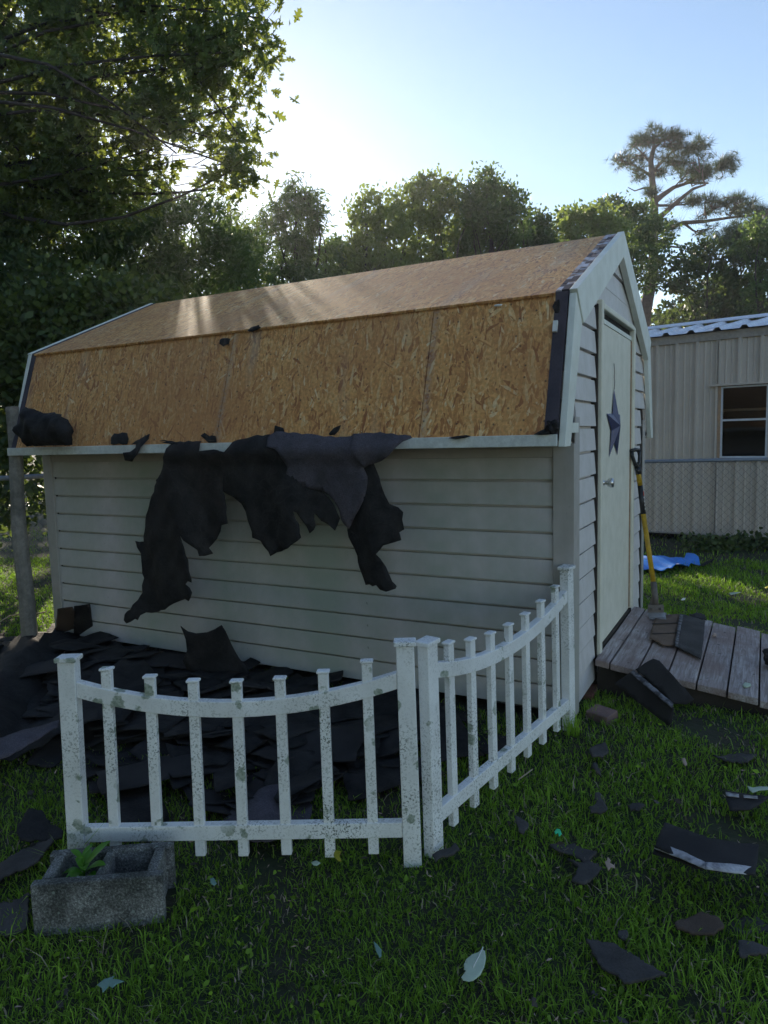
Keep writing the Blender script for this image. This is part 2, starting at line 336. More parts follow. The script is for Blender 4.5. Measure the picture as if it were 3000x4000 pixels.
IRON = speckled('worn_iron', (0.14, 0.115, 0.10), (0.07, 0.06, 0.055), 0.55, 60, spec=0.5)
BLACKP = m_plain('black_plastic', (0.018, 0.018, 0.02), 0.4, 0.45)
YELLOW = speckled('yellow_handle', (0.55, 0.34, 0.02), (0.40, 0.24, 0.03), 0.5, 60, big=12)
STARM = m_plain('blue_star_metal', (0.052, 0.058, 0.14), 0.42, 0.5, 0.15)
TARP = m_plain('blue_tarp', (0.05, 0.25, 0.78), 0.4, 0.45)
DIRT = speckled('soil', (0.055, 0.042, 0.032), (0.030, 0.026, 0.020), 0.95, 40, bumpy=0.8, bdist=0.02, big=3)
GREENP = m_plain('green_plastic', (0.02, 0.62, 0.28), 0.4, 0.4)
WHITEP = m_plain('white_scrap', (0.75, 0.75, 0.72), 0.6)
REDP = m_plain('red_print', (0.5, 0.05, 0.03), 0.5)
BARK = speckled('bark', (0.085, 0.070, 0.060), (0.050, 0.042, 0.036), 0.9, 30, bumpy=0.8, bdist=0.03, big=6)
PINEBARK = speckled('pine_bark', (0.20, 0.14, 0.125), (0.12, 0.085, 0.08), 0.9, 14, bumpy=0.8, bdist=0.05, big=5)
GRASSM = m_leaf('grass_blade', (0.060, 0.120, 0.012), (0.31, 0.49, 0.060), (0.27, 0.48, 0.03), 0.40, 0.5, 0.25)
STRAWM = m_plain('straw', (0.33, 0.27, 0.19), 0.8)
OAKM = m_leaf('oak_leaf', (0.050, 0.085, 0.026), (0.110, 0.155, 0.045), (0.26, 0.32, 0.05), 0.42)
HEDGEM = m_leaf('hedge_leaf', (0.030, 0.055, 0.022), (0.085, 0.125, 0.035), (0.20, 0.25, 0.03), 0.34)
TREEM = m_leaf('tree_leaf', (0.038, 0.078, 0.026), (0.085, 0.140, 0.045), (0.17, 0.26, 0.06), 0.42)
TREEY = m_leaf('yellow_tree_leaf', (0.070, 0.105, 0.026), (0.115, 0.170, 0.045), (0.26, 0.34, 0.06), 0.45)
PINEM = m_leaf('pine_needle', (0.028, 0.052, 0.026), (0.060, 0.095, 0.042), (0.09, 0.14, 0.04), 0.3)
WOODM = m_leaf('wood_leaf', (0.040, 0.070, 0.030), (0.085, 0.130, 0.048), (0.14, 0.20, 0.04), 0.35)
WEEDM = m_leaf('weed_leaf', (0.07, 0.20, 0.02), (0.12, 0.33, 0.03), (0.15, 0.42, 0.03), 0.4)
PALELEAF = m_plain('pale_leaf', (0.44, 0.52, 0.40), 0.6)
TEALLEAF = m_plain('teal_leaf', (0.16, 0.28, 0.24), 0.6)
BROWNLEAF = m_plain('tan_leaf', (0.42, 0.30, 0.24), 0.7)
YELLOWLEAF = m_plain('yellow_leaf', (0.40, 0.36, 0.03), 0.6)

# ------------------------------------------------------------------ ground
def build_ground():
    k = np.linspace(-1, 1, 171); ax = np.sign(k) * (np.abs(k) * 6 + (np.exp(np.abs(k) * 5.5) - 1) * 1.6)
    X, Y = np.meshgrid(ax, ax - 0.5, indexing='ij'); Z = gz(X, Y); n = len(ax)
    me = bpy.data.meshes.new('ground'); V = np.stack([X, Y, Z], -1).reshape(-1, 3)
    i = np.arange(n - 1)[:, None] * n + np.arange(n - 1)[None, :]
    Fq = np.stack([i, i + n, i + n + 1, i + 1], -1).reshape(-1, 4)
    me.from_pydata(V.tolist(), [], Fq.tolist()); smooth(me)
    m, nt, b = mat_base('lawn_soil'); v = coords(nt)
    c = mixc(nt, ramp(nt, noise(nt, v, 2.2, 6), [(0.40, 0.0), (0.62, 1.0)]), (0.032, 0.050, 0.017), (0.050, 0.038, 0.028))
    c = mixc(nt, ramp(nt, noise(nt, v, 45, 5), [(0.35, 0.0), (0.7, 0.75)]), c, (0.020, 0.030, 0.011))
    nt.links.new(c, b.inputs['Base Color']); b.inputs['Roughness'].default_value = 0.95
    bump(nt, b, noise(nt, v, 30, 6), 0.7, 0.03)
    tag(link('ground', me, m), 'dark lawn soil under the grass', None, None, 'structure')
build_ground()

# ------------------------------------------------------------------ leaf clouds and trees
def template(kind):
    if kind == 'oak':
        o = [(0, 0), (0.10, 0.12), (0.06, 0.22), (0.27, 0.30), (0.22, 0.36), (0.10, 0.42), (0.34, 0.58), (0.26, 0.64), (0.10, 0.62), (0.22, 0.84), (0.10, 0.84), (0.0, 1.0)]
        L = o + [(-x, y) for x, y in o[-2:0:-1]]
        pts = [(0, 0.5, 0.0)] + [(x, y, 0.28 * abs(x)) for x, y in L]; n = len(L)
        return np.array(pts), [(0, 1 + i, 1 + (i + 1) % n) for i in range(n)]
    if kind == 'oval':
        return np.array([(0, 0, 0), (0.30, 0.35, 0.08), (0.24, 0.7, 0.06), (0, 1, -0.08), (-0.24, 0.7, 0.06), (-0.30, 0.35, 0.08)]), [(0, 1, 5), (1, 2, 4, 5), (2, 3, 4)]
    if kind == 'lance':
        return np.array([(0, 0, 0), (0.13, 0.4, 0.03), (0, 1, -0.22), (-0.13, 0.4, 0.03)]), [(0, 1, 2, 3)]
    if kind == 'diamond':
        return np.array([(0, 0, 0), (0.34, 0.5, 0.06), (0, 1, 0), (-0.34, 0.5, 0.06)]), [(0, 1, 2, 3)]
    if kind == 'tuft':       # a brush of needles
        P = []; Fc = []; r = random.Random(5)
        for k in range(16):
            th = r.uniform(0, 2 * math.pi); el = r.uniform(-0.2, 1.35)
            d = np.array([math.cos(th) * math.cos(el), math.sin(el), math.sin(th) * math.cos(el)]); s = np.cross(d, [0.3, 0.5, 0.8]); s = s / np.linalg.norm(s) * 0.020
            b = len(P); P += [tuple(-s), tuple(s), tuple(d * r.uniform(0.75, 1.05))]; Fc.append((b, b + 1, b + 2))
        return np.array(P), Fc
def leaf_cloud(name, C, size, kind, mat, parent=None, droop=0.0, up=0.3, tint=None, out=None):
    C = np.asarray(C, float); N = len(C); P, Fc = template(kind); k = len(P)
    d = rng.normal(size=(N, 3)); 
    if out is not None: d = d * 0.8 + out
    d[:, 2] += up - droop; d /= np.linalg.norm(d, axis=1)[:, None]
    a = np.cross(d, rng.normal(size=(N, 3))); a /= np.linalg.norm(a, axis=1)[:, None]; c = np.cross(a, d)
    sz = size * rng.uniform(0.6, 1.25, N)
    V = C[:, None, :] + sz[:, None, None] * (P[None, :, 0:1] * a[:, None] + P[None, :, 1:2] * d[:, None] + P[None, :, 2:3] * c[:, None])
    me = bpy.data.meshes.new(name)
    V = V.reshape(-1, 3); me.vertices.add(len(V)); me.vertices.foreach_set('co', V.ravel().astype(np.float32))
    lens = np.array([len(f) for f in Fc]); flat = np.concatenate([np.array(f) for f in Fc])
    L = (flat[None, :] + (np.arange(N) * k)[:, None]).ravel(); tot = np.tile(lens, N); st = np.concatenate([[0], np.cumsum(tot)[:-1]])
    me.loops.add(len(L)); me.loops.foreach_set('vertex_index', L.astype(np.int32))
    me.polygons.add(len(tot)); me.polygons.foreach_set('loop_start', st.astype(np.int32)); me.polygons.foreach_set('loop_total', tot.astype(np.int32))
    me.update(calc_edges=True)
    t = rng.uniform(0, 1, N) if tint is None else tint
    at = me.attributes.new('tint', 'FLOAT', 'POINT'); at.data.foreach_set('value', np.repeat(t, k).astype(np.float32))
    return link(name, me, mat, parent)
def hull_points(blobs, n, clump=0.22, per=14, shell=0.55):
    """points gathered in twig-sized clumps through ellipsoids"""
    w = np.array([b[3] * b[4] + b[4] * b[5] + b[3] * b[5] for b in blobs]); w = w / w.sum(); pts = []; outs = []
    for b, q in zip(blobs, w):
        nc = max(2, int(n * q / per)); c = np.array(b[:3]); r = np.array(b[3:6])
        u = rng.normal(size=(nc, 3)); u /= np.linalg.norm(u, axis=1)[:, None]; rad = rng.uniform(0, 1, nc) ** (1 / 3) * (1 - shell) + shell * rng.uniform(0.75, 1.08, nc)
        cc = c + u * rad[:, None] * r
        m = rng.poisson(per, nc)
        idx = np.repeat(np.arange(nc), m)
        sc = clump * rng.uniform(0.6, 1.4, nc)
        p = cc[idx] + rng.normal(size=(len(idx), 3)) * sc[idx][:, None] * np.array([1, 1, 0.75])
        pts.append(p); outs.append(u[idx])
    return np.concatenate(pts), np.concatenate(outs)
def blob(u, v, depth, ru, rv, rd=None):
    c = far(u, v, depth); k = depth / F
    return (c[0], c[1], c[2], ru * k, (rd if rd else ru) * k, rv * k)
def branch_path(a, b, bend=0.12, n=5):
    a = np.array(a, float); b = np.array(b, float); L = np.linalg.norm(b - a); off = rng.normal(size=3) * bend * L
    return [a + (b - a) * t + off * math.sin(math.pi * t) for t in np.linspace(0, 1, n)]
def tree(name, label, base, r, blobs, n, size, kind, mat, group=None, clump=0.25, per=14, bark=None, droop=0.0, up=0.3, keep=None, cat='tree', shell=0.55, twigs=5, low=0.25, bend=0.12):
    base = np.array(base, float); T = thing(name, label, cat, tuple(base), group)
    cs = np.array([b[:3] for b in blobs]); top = cs[cs[:, 2].argmax()]; mid = cs.mean(0)
    mb = MB(); fork = base + (mid - base) * np.array([0.6, 0.6, 0.55])
    trunk = [base + np.array([0, 0, -0.1]), base + (fork - base) * 0.5 + rng.normal(size=3) * 0.08, fork, (fork + top) / 2 + rng.normal(size=3) * 0.1, top]
    mb.tube(trunk, [r * 1.25, r, r * 0.8, r * 0.45, r * 0.12], 8)
    for b in blobs:
        c = np.array(b[:3]); t = min(0.95, max(low, (c[2] - base[2]) / (top[2] - base[2] + 1e-6) * 0.6)); i = t * (len(trunk) - 1); k = int(i)
        s = trunk[k] + (trunk[k + 1] - trunk[k]) * (i - k)
        p = branch_path(s, c, bend, 7); mb.tube(p, np.linspace(r * 0.30, r * 0.08, len(p)), 5, False)
        for q in range(twigs):
            u = rng.normal(size=3); u /= np.linalg.norm(u); e = c + u * np.array(b[3:6]) * 0.9
            mb.tube(branch_path(c + (s - c) * rng.uniform(0, 0.4), e, 0.15, 4), [r * 0.06, r * 0.05, r * 0.035, r * 0.02], 3, False)
    mb.build('trunk', bark or BARK, T, sm=True)
    pts, outs = hull_points(blobs, n, clump, per, shell)
    if keep is not None: k = keep(pts); pts = pts[k]; outs = outs[k]
    g = gz(pts[:, 0], pts[:, 1]); k = pts[:, 2] > g + 0.1; pts = pts[k]; outs = outs[k]
    leaf_cloud('crown', pts, size, kind, mat, T, droop, up, out=outs * 0.7)
    return T

# ------------------------------------------------------------------ the shed (near corner of the wall at the origin, long wall along -X, gable wall along +Y)
SL, SW, CO = 3.765, 2.2, 0.127
EY, EZ = -0.27, 1.385; BY, BZ = -0.055, 2.035; AY, AZ = 1.10, 2.545       # roof outline: eave, break, ridge
shed = thing('garden_shed', 'beige vinyl-sided barn-roof shed with bare roof boards and half of its felt torn off', 'shed', (-SL / 2, SW / 2, 0.0))
# long wall
fw = MB().box(-SL + 0.01, -0.012, 0.0305, 0.07, 0.04, 1.345).build('front_wall', DARKIN, shed)
PROF = [(0.030, 0.0), (0.001, 0.0), (0.0, 0.002), (0.0008, 0.014), (0.0035, 0.05), (0.007, 0.09), (0.0095, 0.1135), (0.028, 0.1150), (0.028, 0.1265), (0.030, 0.1265)]
def course_mesh(x0, x1, h=1.0):
    return MB().prism([(x0, y, min(z, h)) for y, z in PROF], (x1 - x0, 0, 0)).mesh('siding_board')
cm = course_mesh(-SL + 0.075, -0.088)
for i in range(9):
    o = link('siding_board', cm, SIDING, fw); o.location = o.location + Vector((0, 0, 0.0305 + i * CO))
    o.rotation_euler = (0, 0, 0)
o = link('siding_board', course_mesh(-SL + 0.075, -0.088, 0.106), SIDING, fw); o.location = o.location + Vector((0, 0, 1.1735))
MB().box(-SL + 0.075, -0.088, -0.004, 0.030, 1.281, 1.345).build('frieze_board', CORNER, shed)
# corner boards
mb = MB(); mb.box(-0.09, 0.012, -0.012, 0.015, 0.0, 1.344); mb.box(0.002, 0.012, 0.0155, 0.100, 0.0, 1.47); mb.build('corner_board', CORNER, shed, bev=0.003)
mb = MB(); mb.box(-SL - 0.012, -SL + 0.078, -0.012, 0.015, 0.03, 1.344); mb.box(-SL - 0.012, -SL - 0.002, 0.0155, 0.10, 0.03, 1.344); mb.build('corner_board', CORNER, shed, bev=0.003)
mb = MB(); mb.box(-0.09, 0.012, SW - 0.015, SW + 0.012, 0.06, 1.44); mb.box(0.002, 0.012, SW - 0.065, SW - 0.0155, 0.06, 1.47); mb.build('corner_board', CORNER, shed, bev=0.003)
# gable wall
def yn(z):
    if z < 1.40: return 0.02
    if z < BZ: return max(EY + (z - EZ) / (BZ - EZ) * (BY - EY) + 0.05, -0.25)
    return BY + (z - BZ) * (AY - BY) / (AZ - BZ) + 0.05
gable_poly = [(0.02, 0.04), (SW - 0.02, 0.04), (SW - 0.02, 1.36), (SW - EY - 0.03, 1.36), (SW - BY - 0.03, BZ - 0.02), (AY, AZ - 0.03), (BY + 0.03, BZ - 0.02), (EY + 0.03, 1.36), (0.02, 1.36)]
gw = MB().prism([(-0.065, y, z) for y, z in gable_poly], (0.034, 0, 0)).build('gable_wall', DARKIN, shed)
MB().prism([(-SL + 0.012, y, z) for y, z in gable_poly], (0.034, 0, 0)).build('rear_gable_wall', SIDING, shed)
MB().box(-SL + 0.05, -0.06, SW - 0.06, SW - 0.005, 0.04, 1.36).build('back_wall', SIDING, shed)
MB().box(-SL + 0.06, -0.06, 0.07, SW - 0.07, 0.02, 0.06).build('floor', SKIRT, shed)
def gable_course(z0, ya0, ya1, yb0, yb1, h=0.128):
    """a board between two slanted ends: (ya0 at bottom, ya1 at top) .. (yb0, yb1)"""
    n = len(PROF); A = []; B = []
    for y, z in PROF:
        z = min(z, h); t = z / 0.128
        A.append((-y, ya0 + (ya1 - ya0) * t, z0 + z)); B.append((-y, yb0 + (yb1 - yb0) * t, z0 + z))
    mb = MB(); fs = [tuple(range(n)), tuple(range(2 * n - 1, n - 1, -1))] + [(i, n + i, n + (i + 1) % n, (i + 1) % n) for i in range(n)]
    mb.poly(A + B, fs); return mb.build('siding_board', GSIDING_LIT, gw)
DY0, DY1, DZ1 = 0.545, 1.685, 2.075
for k in range(19):
    z0 = 0.0283 + k * CO; z1 = z0 + 0.128
    a0, a1 = yn(z0 + 0.02), yn(z1)
    if z0 < 1.47: a0 = a1 = max(a0, 0.09) if z0 < 1.45 else a0
    if a1 > AY - 0.02: a1 = AY - 0.02
    if a0 > AY - 0.05: continue
    b0, b1 = SW - a0, SW - a1
    if z1 < DZ1 - 0.02:
        gable_course(z0, a0, a1, DY0, DY0); gable_course(z0, DY1, DY1, min(b0, SW - 0.06) if z0 < 1.45 else b0, min(b1, SW - 0.06) if z0 < 1.45 else b1)
    elif z0 < DZ1:
        gable_course(z0, a0, a1, DY0, DY0); gable_course(z0, DY1, DY1, b0, b1)
    else: gable_course(z0, a0, a1, b0, b1)
# header strip between the door casing and the board above
MB().box(-0.0305, -0.002, DY0, DY1, DZ1 - 0.01, 0.0283 + 17 * CO + 0.002).build('siding_board', GSIDING_LIT, gw)
# door
dr = MB().box(-0.028, 0.002, 0.612, 1.602, 0.187, 1.982).build('door', DOOR, shed, bev=0.002)
MB().box(-0.0275, 0.006, 0.607, 1.607, 1.984, 2.008).build('head_strip', TRIM, dr)
mb = MB(); mb.lathe((0.002, 0.668, 1.113), (1, 0, 0), [(0, 0.031), (0.004, 0.032), (0.010, 0.022), (0.013, 0.012), (0.030, 0.011), (0.033, 0.018), (0.040, 0.024), (0.058, 0.026), (0.066, 0.024), (0.0665, 0.013), (0.064, 0.006)], 24)
mb.build('door_knob', STEEL, dr, sm=True)
MB().box(-0.0285, 0.012, 0.61, 1.604, 0.165, 0.185).build('door_sill', SKIRT, shed)
casing = [(0.556, 0.606, 0.02, 2.09), (1.608, 1.662, 0.19, 2.07)]
for y0, y1, z0, z1 in casing: MB().box(-0.012, 0.026, y0, y1, z0, z1).build('door_casing', DOOR, shed, bev=0.006)
MB().box(-0.012, 0.026, 0.6065, 1.6075, 2.046, 2.078).build('door_casing', DOOR, shed, bev=0.006)
MB().box(-0.03, -0.006, 0.607, 1.607, 2.010, 2.044).build('door_recess_shade', DARKIN, shed)  # black strip standing in for the shaded recess over the door
for y0, y1 in ((DY0 - 0.012, 0.5555), (1.6625, DY1 + 0.012)): MB().box(-0.0302, 0.006, y0, y1, 0.03, 2.065).build('channel_shadow', SKIRT, shed)  # J-channels coloured dark, their shadow gap put into the colour
MB().box(-0.004, 0.010, 1.6040, 1.6075, 0.20, 1.98).build('hinge_edge', RAWWOOD, shed)

# roof boards
def slope_panel(name, mat, x0, x1, p0, p1, t=0.012, lift=0.0, parent=shed):
    (y0, z0), (y1, z1) = p0, p1; d = np.array([0, y1 - y0, z1 - z0]); L = np.linalg.norm(d); n = np.array([0, -d[2], d[1]]) / L
    return MB().obox(np.array([x0, y0, z0]) + n * (lift - t), (x1 - x0, 0, 0), d, n * t).build(name, mat, parent)
def lerp2(a, b, t): return (a[0] + (b[0] - a[0]) * t, a[1] + (b[1] - a[1]) * t)
E_, B_, A_ = (EY, EZ), (BY, BZ), (AY, AZ); Bb, Eb = (SW - BY, BZ), (SW - EY, EZ)
XR, XL = 0.0, -SL + 0.020
low = [(XL + 0.055, -1.9385), (-1.9335, -0.6725), (-0.6675, XR - 0.062)]
for a, b in low: slope_panel('roof_board', OSB_LOW, a, b, lerp2(E_, B_, 0.0), lerp2(E_, B_, 0.985))
for a, b in [(XL + 0.05, -2.452), (-2.448, XR - 0.064)]: slope_panel('roof_board', OSB_UP, a, b, lerp2(B_, A_, -0.016), A_, lift=0.004)
for a, b in [(XL + 0.05, -1.6), (-1.596, XR - 0.064)]:
    slope_panel('roof_board', OSB_UP, a, b, A_, Bb, lift=0.0); slope_panel('roof_board', OSB_LOW, a, b, Bb, Eb)
# dark starter strips left at both ends of the lower slope, worn shingle strip up the upper slope
slope_panel('starter_strip', STARTER, XR - 0.061, XR - 0.003, E_, B_, 0.014, 0.004); slope_panel('starter_strip', STARTER, XL + 0.012, XL + 0.054, E_, B_, 0.014, 0.004)
slope_panel('starter_strip', STARTER, XL + 0.012, XL + 0.049, B_, A_, 0.014, 0.006)
for x0, x1 in ((-0.063, -0.038), (-0.036, -0.004)):
    t = 0.0
    while t < 0.995:
        e = min(1.0, t + rnd.uniform(0.045, 0.085)); slope_panel('shingle_remnant', rnd.choice([WORN_EDGE, WORN_EDGE, STARTER]), x0, x1, lerp2(B_, A_, t + 0.002), lerp2(B_, A_, e - 0.004), 0.014, rnd.uniform(0.005, 0.010)); t = e
slope_panel('shingle_remnant', STARTER, XR - 0.063, XR - 0.002, Bb, A_, 0.012, 0.006)
MB().obox((-0.056, EY + 0.135, EZ + 0.46), (0.020, 0, 0), (0, 0.0165, 0.05), (0, -0.012, 0.004)).build('paper_label', WHITEP, shed)
# rake boards (in the plane of the gable)
def rake(pts, x0=0.003, x1=0.034, name='rake_board'): return MB().prism([(x0, y, z) for y, z in pts], (x1 - x0, 0, 0)).build(name, TRIM, shed, bev=0.003)
rake([(EY - 0.005, EZ - 0.05), (EY + 0.095, EZ - 0.05), (0.050, 1.905), (BY - 0.012, BZ - 0.012)])
rake([(BY - 0.02, BZ + 0.004), (0.056, 1.900), (AY - 0.001, AZ - 0.135), (AY - 0.001, AZ + 0.012)], 0.003, 0.040)
rake([(SW - BY + 0.02, BZ + 0.004), (SW - 0.056, 1.900), (AY + 0.001, AZ - 0.135), (AY + 0.001, AZ + 0.012)], 0.003, 0.040)
rake([(SW - EY + 0.005, EZ - 0.05), (SW - EY - 0.095, EZ - 0.05), (SW - 0.050, 1.905), (SW - BY + 0.012, BZ - 0.012)])
for s in (1, -1):      # far gable
    f = (lambda y: y) if s > 0 else (lambda y: SW - y)
    for pts in ([(EY - 0.005, EZ - 0.05), (EY + 0.095, EZ - 0.05), (0.050, 1.905), (BY - 0.012, BZ - 0.0)], [(BY - 0.02, BZ + 0.004), (0.056, 1.900), (AY - 0.001, AZ - 0.135), (AY - 0.001, AZ + 0.012)]):
        rake([(f(y), z) for y, z in pts], XL - 0.02, XL + 0.011)
# eave: fascia, soffit
MB().box(XL - 0.015, 0.0, EY - 0.018, EY, 1.338, 1.390).build('fascia', FASCIA, shed, bev=0.003)
MB().box(XL - 0.005, 0.0, EY + 0.001, -0.0045, 1.3455, 1.352).build('soffit', CORNER, shed)
MB().box(XL - 0.005, 0.0, SW + 0.02, SW - EY, 1.3455, 1.352).build('soffit', CORNER, shed)
MB().box(XL - 0.015, 0.0, SW - EY, SW - EY + 0.018, 1.338, 1.390).build('fascia', FASCIA, shed, bev=0.003)
MB().box(0.0125, 0.030, EY + 0.10, -0.005, 1.395, 1.44).build('soffit_end', TRIM, shed)
# blocks the shed stands on
for x, y in ((-0.25, 0.22), (-2.0, 0.2), (-3.6, 0.2), (-0.25, 1.9), (-2.0, 1.9), (-3.6, 1.9), (-1.1, 0.2), (-2.8, 0.2)):
    MB().box(x - 0.2, x + 0.2, y - 0.09, y + 0.09, -0.15, 0.019).build('pier_block', CONCRETE, shed)

# ------------------------------------------------------------------ star on the door
star = thing('metal_star', 'dark blue folded metal star hanging on the shed door', 'star', (0.006, 1.0, 1.2))
mb = MB(); R1, R2 = 0.222, 0.088; cx = (0.046, 1.0, 1.427); P = []
for k in range(10):
    a = math.pi / 2 + k * math.pi / 5; r = R1 if k % 2 == 0 else R2; P.append((0.006 + (0.004 if k % 2 else 0), 1.0 + r * math.cos(a), 1.427 + r * math.sin(a)))
mb.poly([cx] + P + [(0.0055, 1.0, 1.427)], [(0, 1 + k, 1 + (k + 1) % 10) for k in range(10)] + [(11, 1 + (k + 1) % 10, 1 + k) for k in range(10)])
mb.build('star_body', STARM, star)
MB().tube([(0.008, 1.0, 1.64), (0.012, 0.99, 1.68), (0.006, 1.01, 1.71), (0.010, 1.0, 1.735), (0.006, 1.0, 1.79)], 0.0022, 5).build('hanging_wire', IRON, star)

# ------------------------------------------------------------------ ramp at the door
RZ0, RB = 0.172, 0.132
def rz(x): return RZ0 - RB * x
rampT = thing('plank_ramp', 'weathered grey plank ramp sloping down from the shed door', 'ramp', (0.5, 1.1, gz(0.5, 1.1)))
bd = [0.015] + [0.094 + 0.1425 * i for i in range(10)]
for i in range(len(bd) - 1):
    x0, x1 = bd[i] + 0.004, bd[i + 1] - 0.004; y0 = 0.455 + rnd.uniform(-0.012, 0.012); y1 = 1.772 + rnd.uniform(-0.025, 0.02); s = rnd.uniform(-0.003, 0.003); t = 0.036
    yy = np.linspace(y0, y1, 9); V = []
    for y in yy:
        w = 0.002 * math.sin(y * 7 + i); V += [(x0, y, rz(x0) + s - t), (x1, y, rz(x1) + s - t), (x1, y, rz(x1) + s + w), (x0, y, rz(x0) + s - w)]
    fs = [(0, 1, 2, 3), tuple(range(len(V) - 4, len(V)))[::-1]] + [(4 * k + a, 4 * (k + 1) + a, 4 * (k + 1) + (a + 1) % 4, 4 * k + (a + 1) % 4) for k in range(8) for a in range(4)]
    MB().poly(V, fs).build('plank', PLANK, rampT, bev=0.004)
for y in (0.495, 1.10, 1.72):
    xe = (RZ0 - 0.04 + 0.06) / RB
    MB().prism([(0.02, y, rz(0.02) - 0.0375), (0.02, y, -0.10), (1.34, y, -0.10), (1.34, y, rz(1.34) - 0.0375)], (0, 0.038, 0)).build('stringer', SKIRT, rampT)

# ------------------------------------------------------------------ thin sheets: torn felt and shingles
def cdt_sheet(outline, step, jag=0.0):
    """triangulated sheet from an outline (2-D), with inner points; jag roughens the torn edge"""
    P = []
    n = len(outline)
    for i in range(n):
        a = np.array(outline[i], float); b = np.array(outline[(i + 1) % n], float); L = np.linalg.norm(b - a); k = max(1, int(L / step)); t = (b - a) / (L + 1e-9); nrm = np.array([-t[1], t[0]])
        for j in range(k):
            q = a + (b - a) * j / k
            if j: q = q + nrm * rnd.uniform(-jag, jag) * step
            P.append(q)
    P = np.array(P); nb = len(P); lo, hi = P.min(0), P.max(0)
    def inside(q):
        c = False; j = nb - 1
        for i in range(nb):
            if (P[i][1] > q[1]) != (P[j][1] > q[1]) and q[0] < (P[j][0] - P[i][0]) * (q[1] - P[i][1]) / (P[j][1] - P[i][1]) + P[i][0]: c = not c
            j = i
        return c
    pts = [Vector(p) for p in P]
    y = lo[1] + step * 0.5; row = 0
    while y < hi[1]:
        x = lo[0] + step * (0.5 if row % 2 else 0.0)
        while x < hi[0]:
            q = np.array((x, y))
            if inside(q) and np.min(np.hypot(P[:, 0] - x, P[:, 1] - y)) > step * 0.45: pts.append(Vector((x, y)))
            x += step
        y += step * 0.87; row += 1
    r = delaunay_2d_cdt(pts, [(i, (i + 1) % nb) for i in range(nb)], [], 1, 1e-7)
    return [tuple(v) for v in r[0]], [tuple(f) for f in r[2]]
def sheet_obj(name, V, Fc, mat, parent=None, thick=0.004, sm=True):
    me = bpy.data.meshes.new(name); me.from_pydata(V, [], Fc); me.update()
    bm = bmesh.new(); bm.from_mesh(me); bmesh.ops.recalc_face_normals(bm, faces=bm.faces); bm.to_mesh(me); bm.free()
    if sm: smooth(me)
    o = link(name, me, mat, parent)
    s = o.modifiers.new('thickness', 'SOLIDIFY'); s.thickness = thick; s.offset = 0
    return o
def crop(c, off, sc=0.6028): return [(off[0] + x * sc, off[1] + y * sc) for x, y in c]

# felt hanging over the eave: each sheet lies on the lower roof slope, bends over the fascia and hangs clear of the wall
def hang(name, label, px, mat, lift=0.0, folds=(9.0, 0.5), amp=0.03, jag=0.24, y0=-0.312, step=0.030, curl=0.0):
    out = [ony(u, v, y0 - lift) for u, v in px]; xz = [(p[0], p[2]) for p in out]
    V2, Fc = cdt_sheet(xz, step, jag); zt = 1.392; V = []
    for x, z in V2:
        if z > zt: y = EY + (z - EZ) * (BY - EY) / (BZ - EZ) - 0.016 - lift - 0.010 * abs(math.sin(x * 11))
        else:
            d = min(1.0, (zt - z) / 0.35)
            y = y0 - lift + 0.012 + d * amp * 0.7 * (math.sin(x * folds[0] + folds[1] + 2.0 * z) + 0.5 * math.sin(x * folds[0] * 2.3 + 1 + 4 * z)) + 0.005 * abs(math.sin(23 * x + 17 * z)) + 0.004 * math.sin(41 * x - 33 * z) - 0.03 * math.sin(min(1, (zt - z) / 0.12) * math.pi) + curl * max(0, d - 0.4)
        V.append((x, min(y, -0.02) if z < 1.34 else y, z))
    return tag(sheet_obj(name, V, Fc, mat, thick=0.003), label, 'roofing felt')
o3 = (0, 1300); o4 = (700, 1500)
fl = crop([(1010, 700), (1100, 712), (1082, 750), (1068, 805), (1045, 880), (1012, 945), (1000, 955), (1005, 968), (975, 1060), (940, 1180), (915, 1260), (887, 1360), (862, 1362), (845, 1355), (855, 1400), (875, 1440), (885, 1530), (895, 1600), (897, 1690), (880, 1735), (850, 1790), (815, 1822), (808, 1860), (825, 1882), (850, 1872), (872, 1855), (885, 1865), (895, 1835), (920, 1820), (950, 1826), (985, 1822), (1010, 1808), (1050, 1800), (1085, 1775), (1120, 1755), (1160, 1740), (1200, 1725), (1235, 1735), (1250, 1710), (1255, 1680), (1240, 1650), (1216, 1625), (1232, 1606), (1252, 1615), (1252, 1590), (1240, 1540), (1215, 1440), (1190, 1350), (1175, 1308), (1200, 1345), (1240, 1380), (1268, 1410), (1280, 1450), (1310, 1450), (1348, 1438), (1325, 1400), (1350, 1375), (1380, 1340), (1410, 1290), (1420, 1250), (1455, 1240), (1450, 1200), (1445, 1170), (1440, 1100), (1425, 1020), (1425, 900), (1435, 780), (1425, 760), (1300, 766), (1298, 745), (1283, 715), (1283, 704), (1230, 706), (1150, 703)], o3)
hang('felt_sheet', 'long black felt sheet with two ragged tails hanging over the left of the eave', fl, FELT, 0.0, (10, 0.3), 0.035)
fc = crop([(300, 440), (330, 376), (360, 362), (450, 340), (555, 326), (640, 322), (700, 330), (720, 420), (760, 520), (800, 600), (880, 680), (950, 740), (1000, 840), (1022, 875), (1005, 920), (988, 955), (940, 915), (905, 890), (880, 855), (866, 842), (870, 880), (882, 910), (870, 945), (850, 968), (830, 920), (800, 880), (775, 830), (757, 822), (770, 870), (790, 910), (797, 960), (808, 990), (790, 1010), (740, 1040), (680, 1075), (620, 1095), (575, 1120), (560, 1090), (530, 1060), (510, 1020), (455, 1000), (440, 930), (430, 890), (415, 830), (385, 780), (330, 740), (280, 720), (240, 690), (190, 600), (150, 520), (130, 440)], o4)
hang('felt_sheet', 'wide black felt sheet with a notched hem in the middle of the eave', fc, FELT, 0.010, (8, 1.4), 0.04)
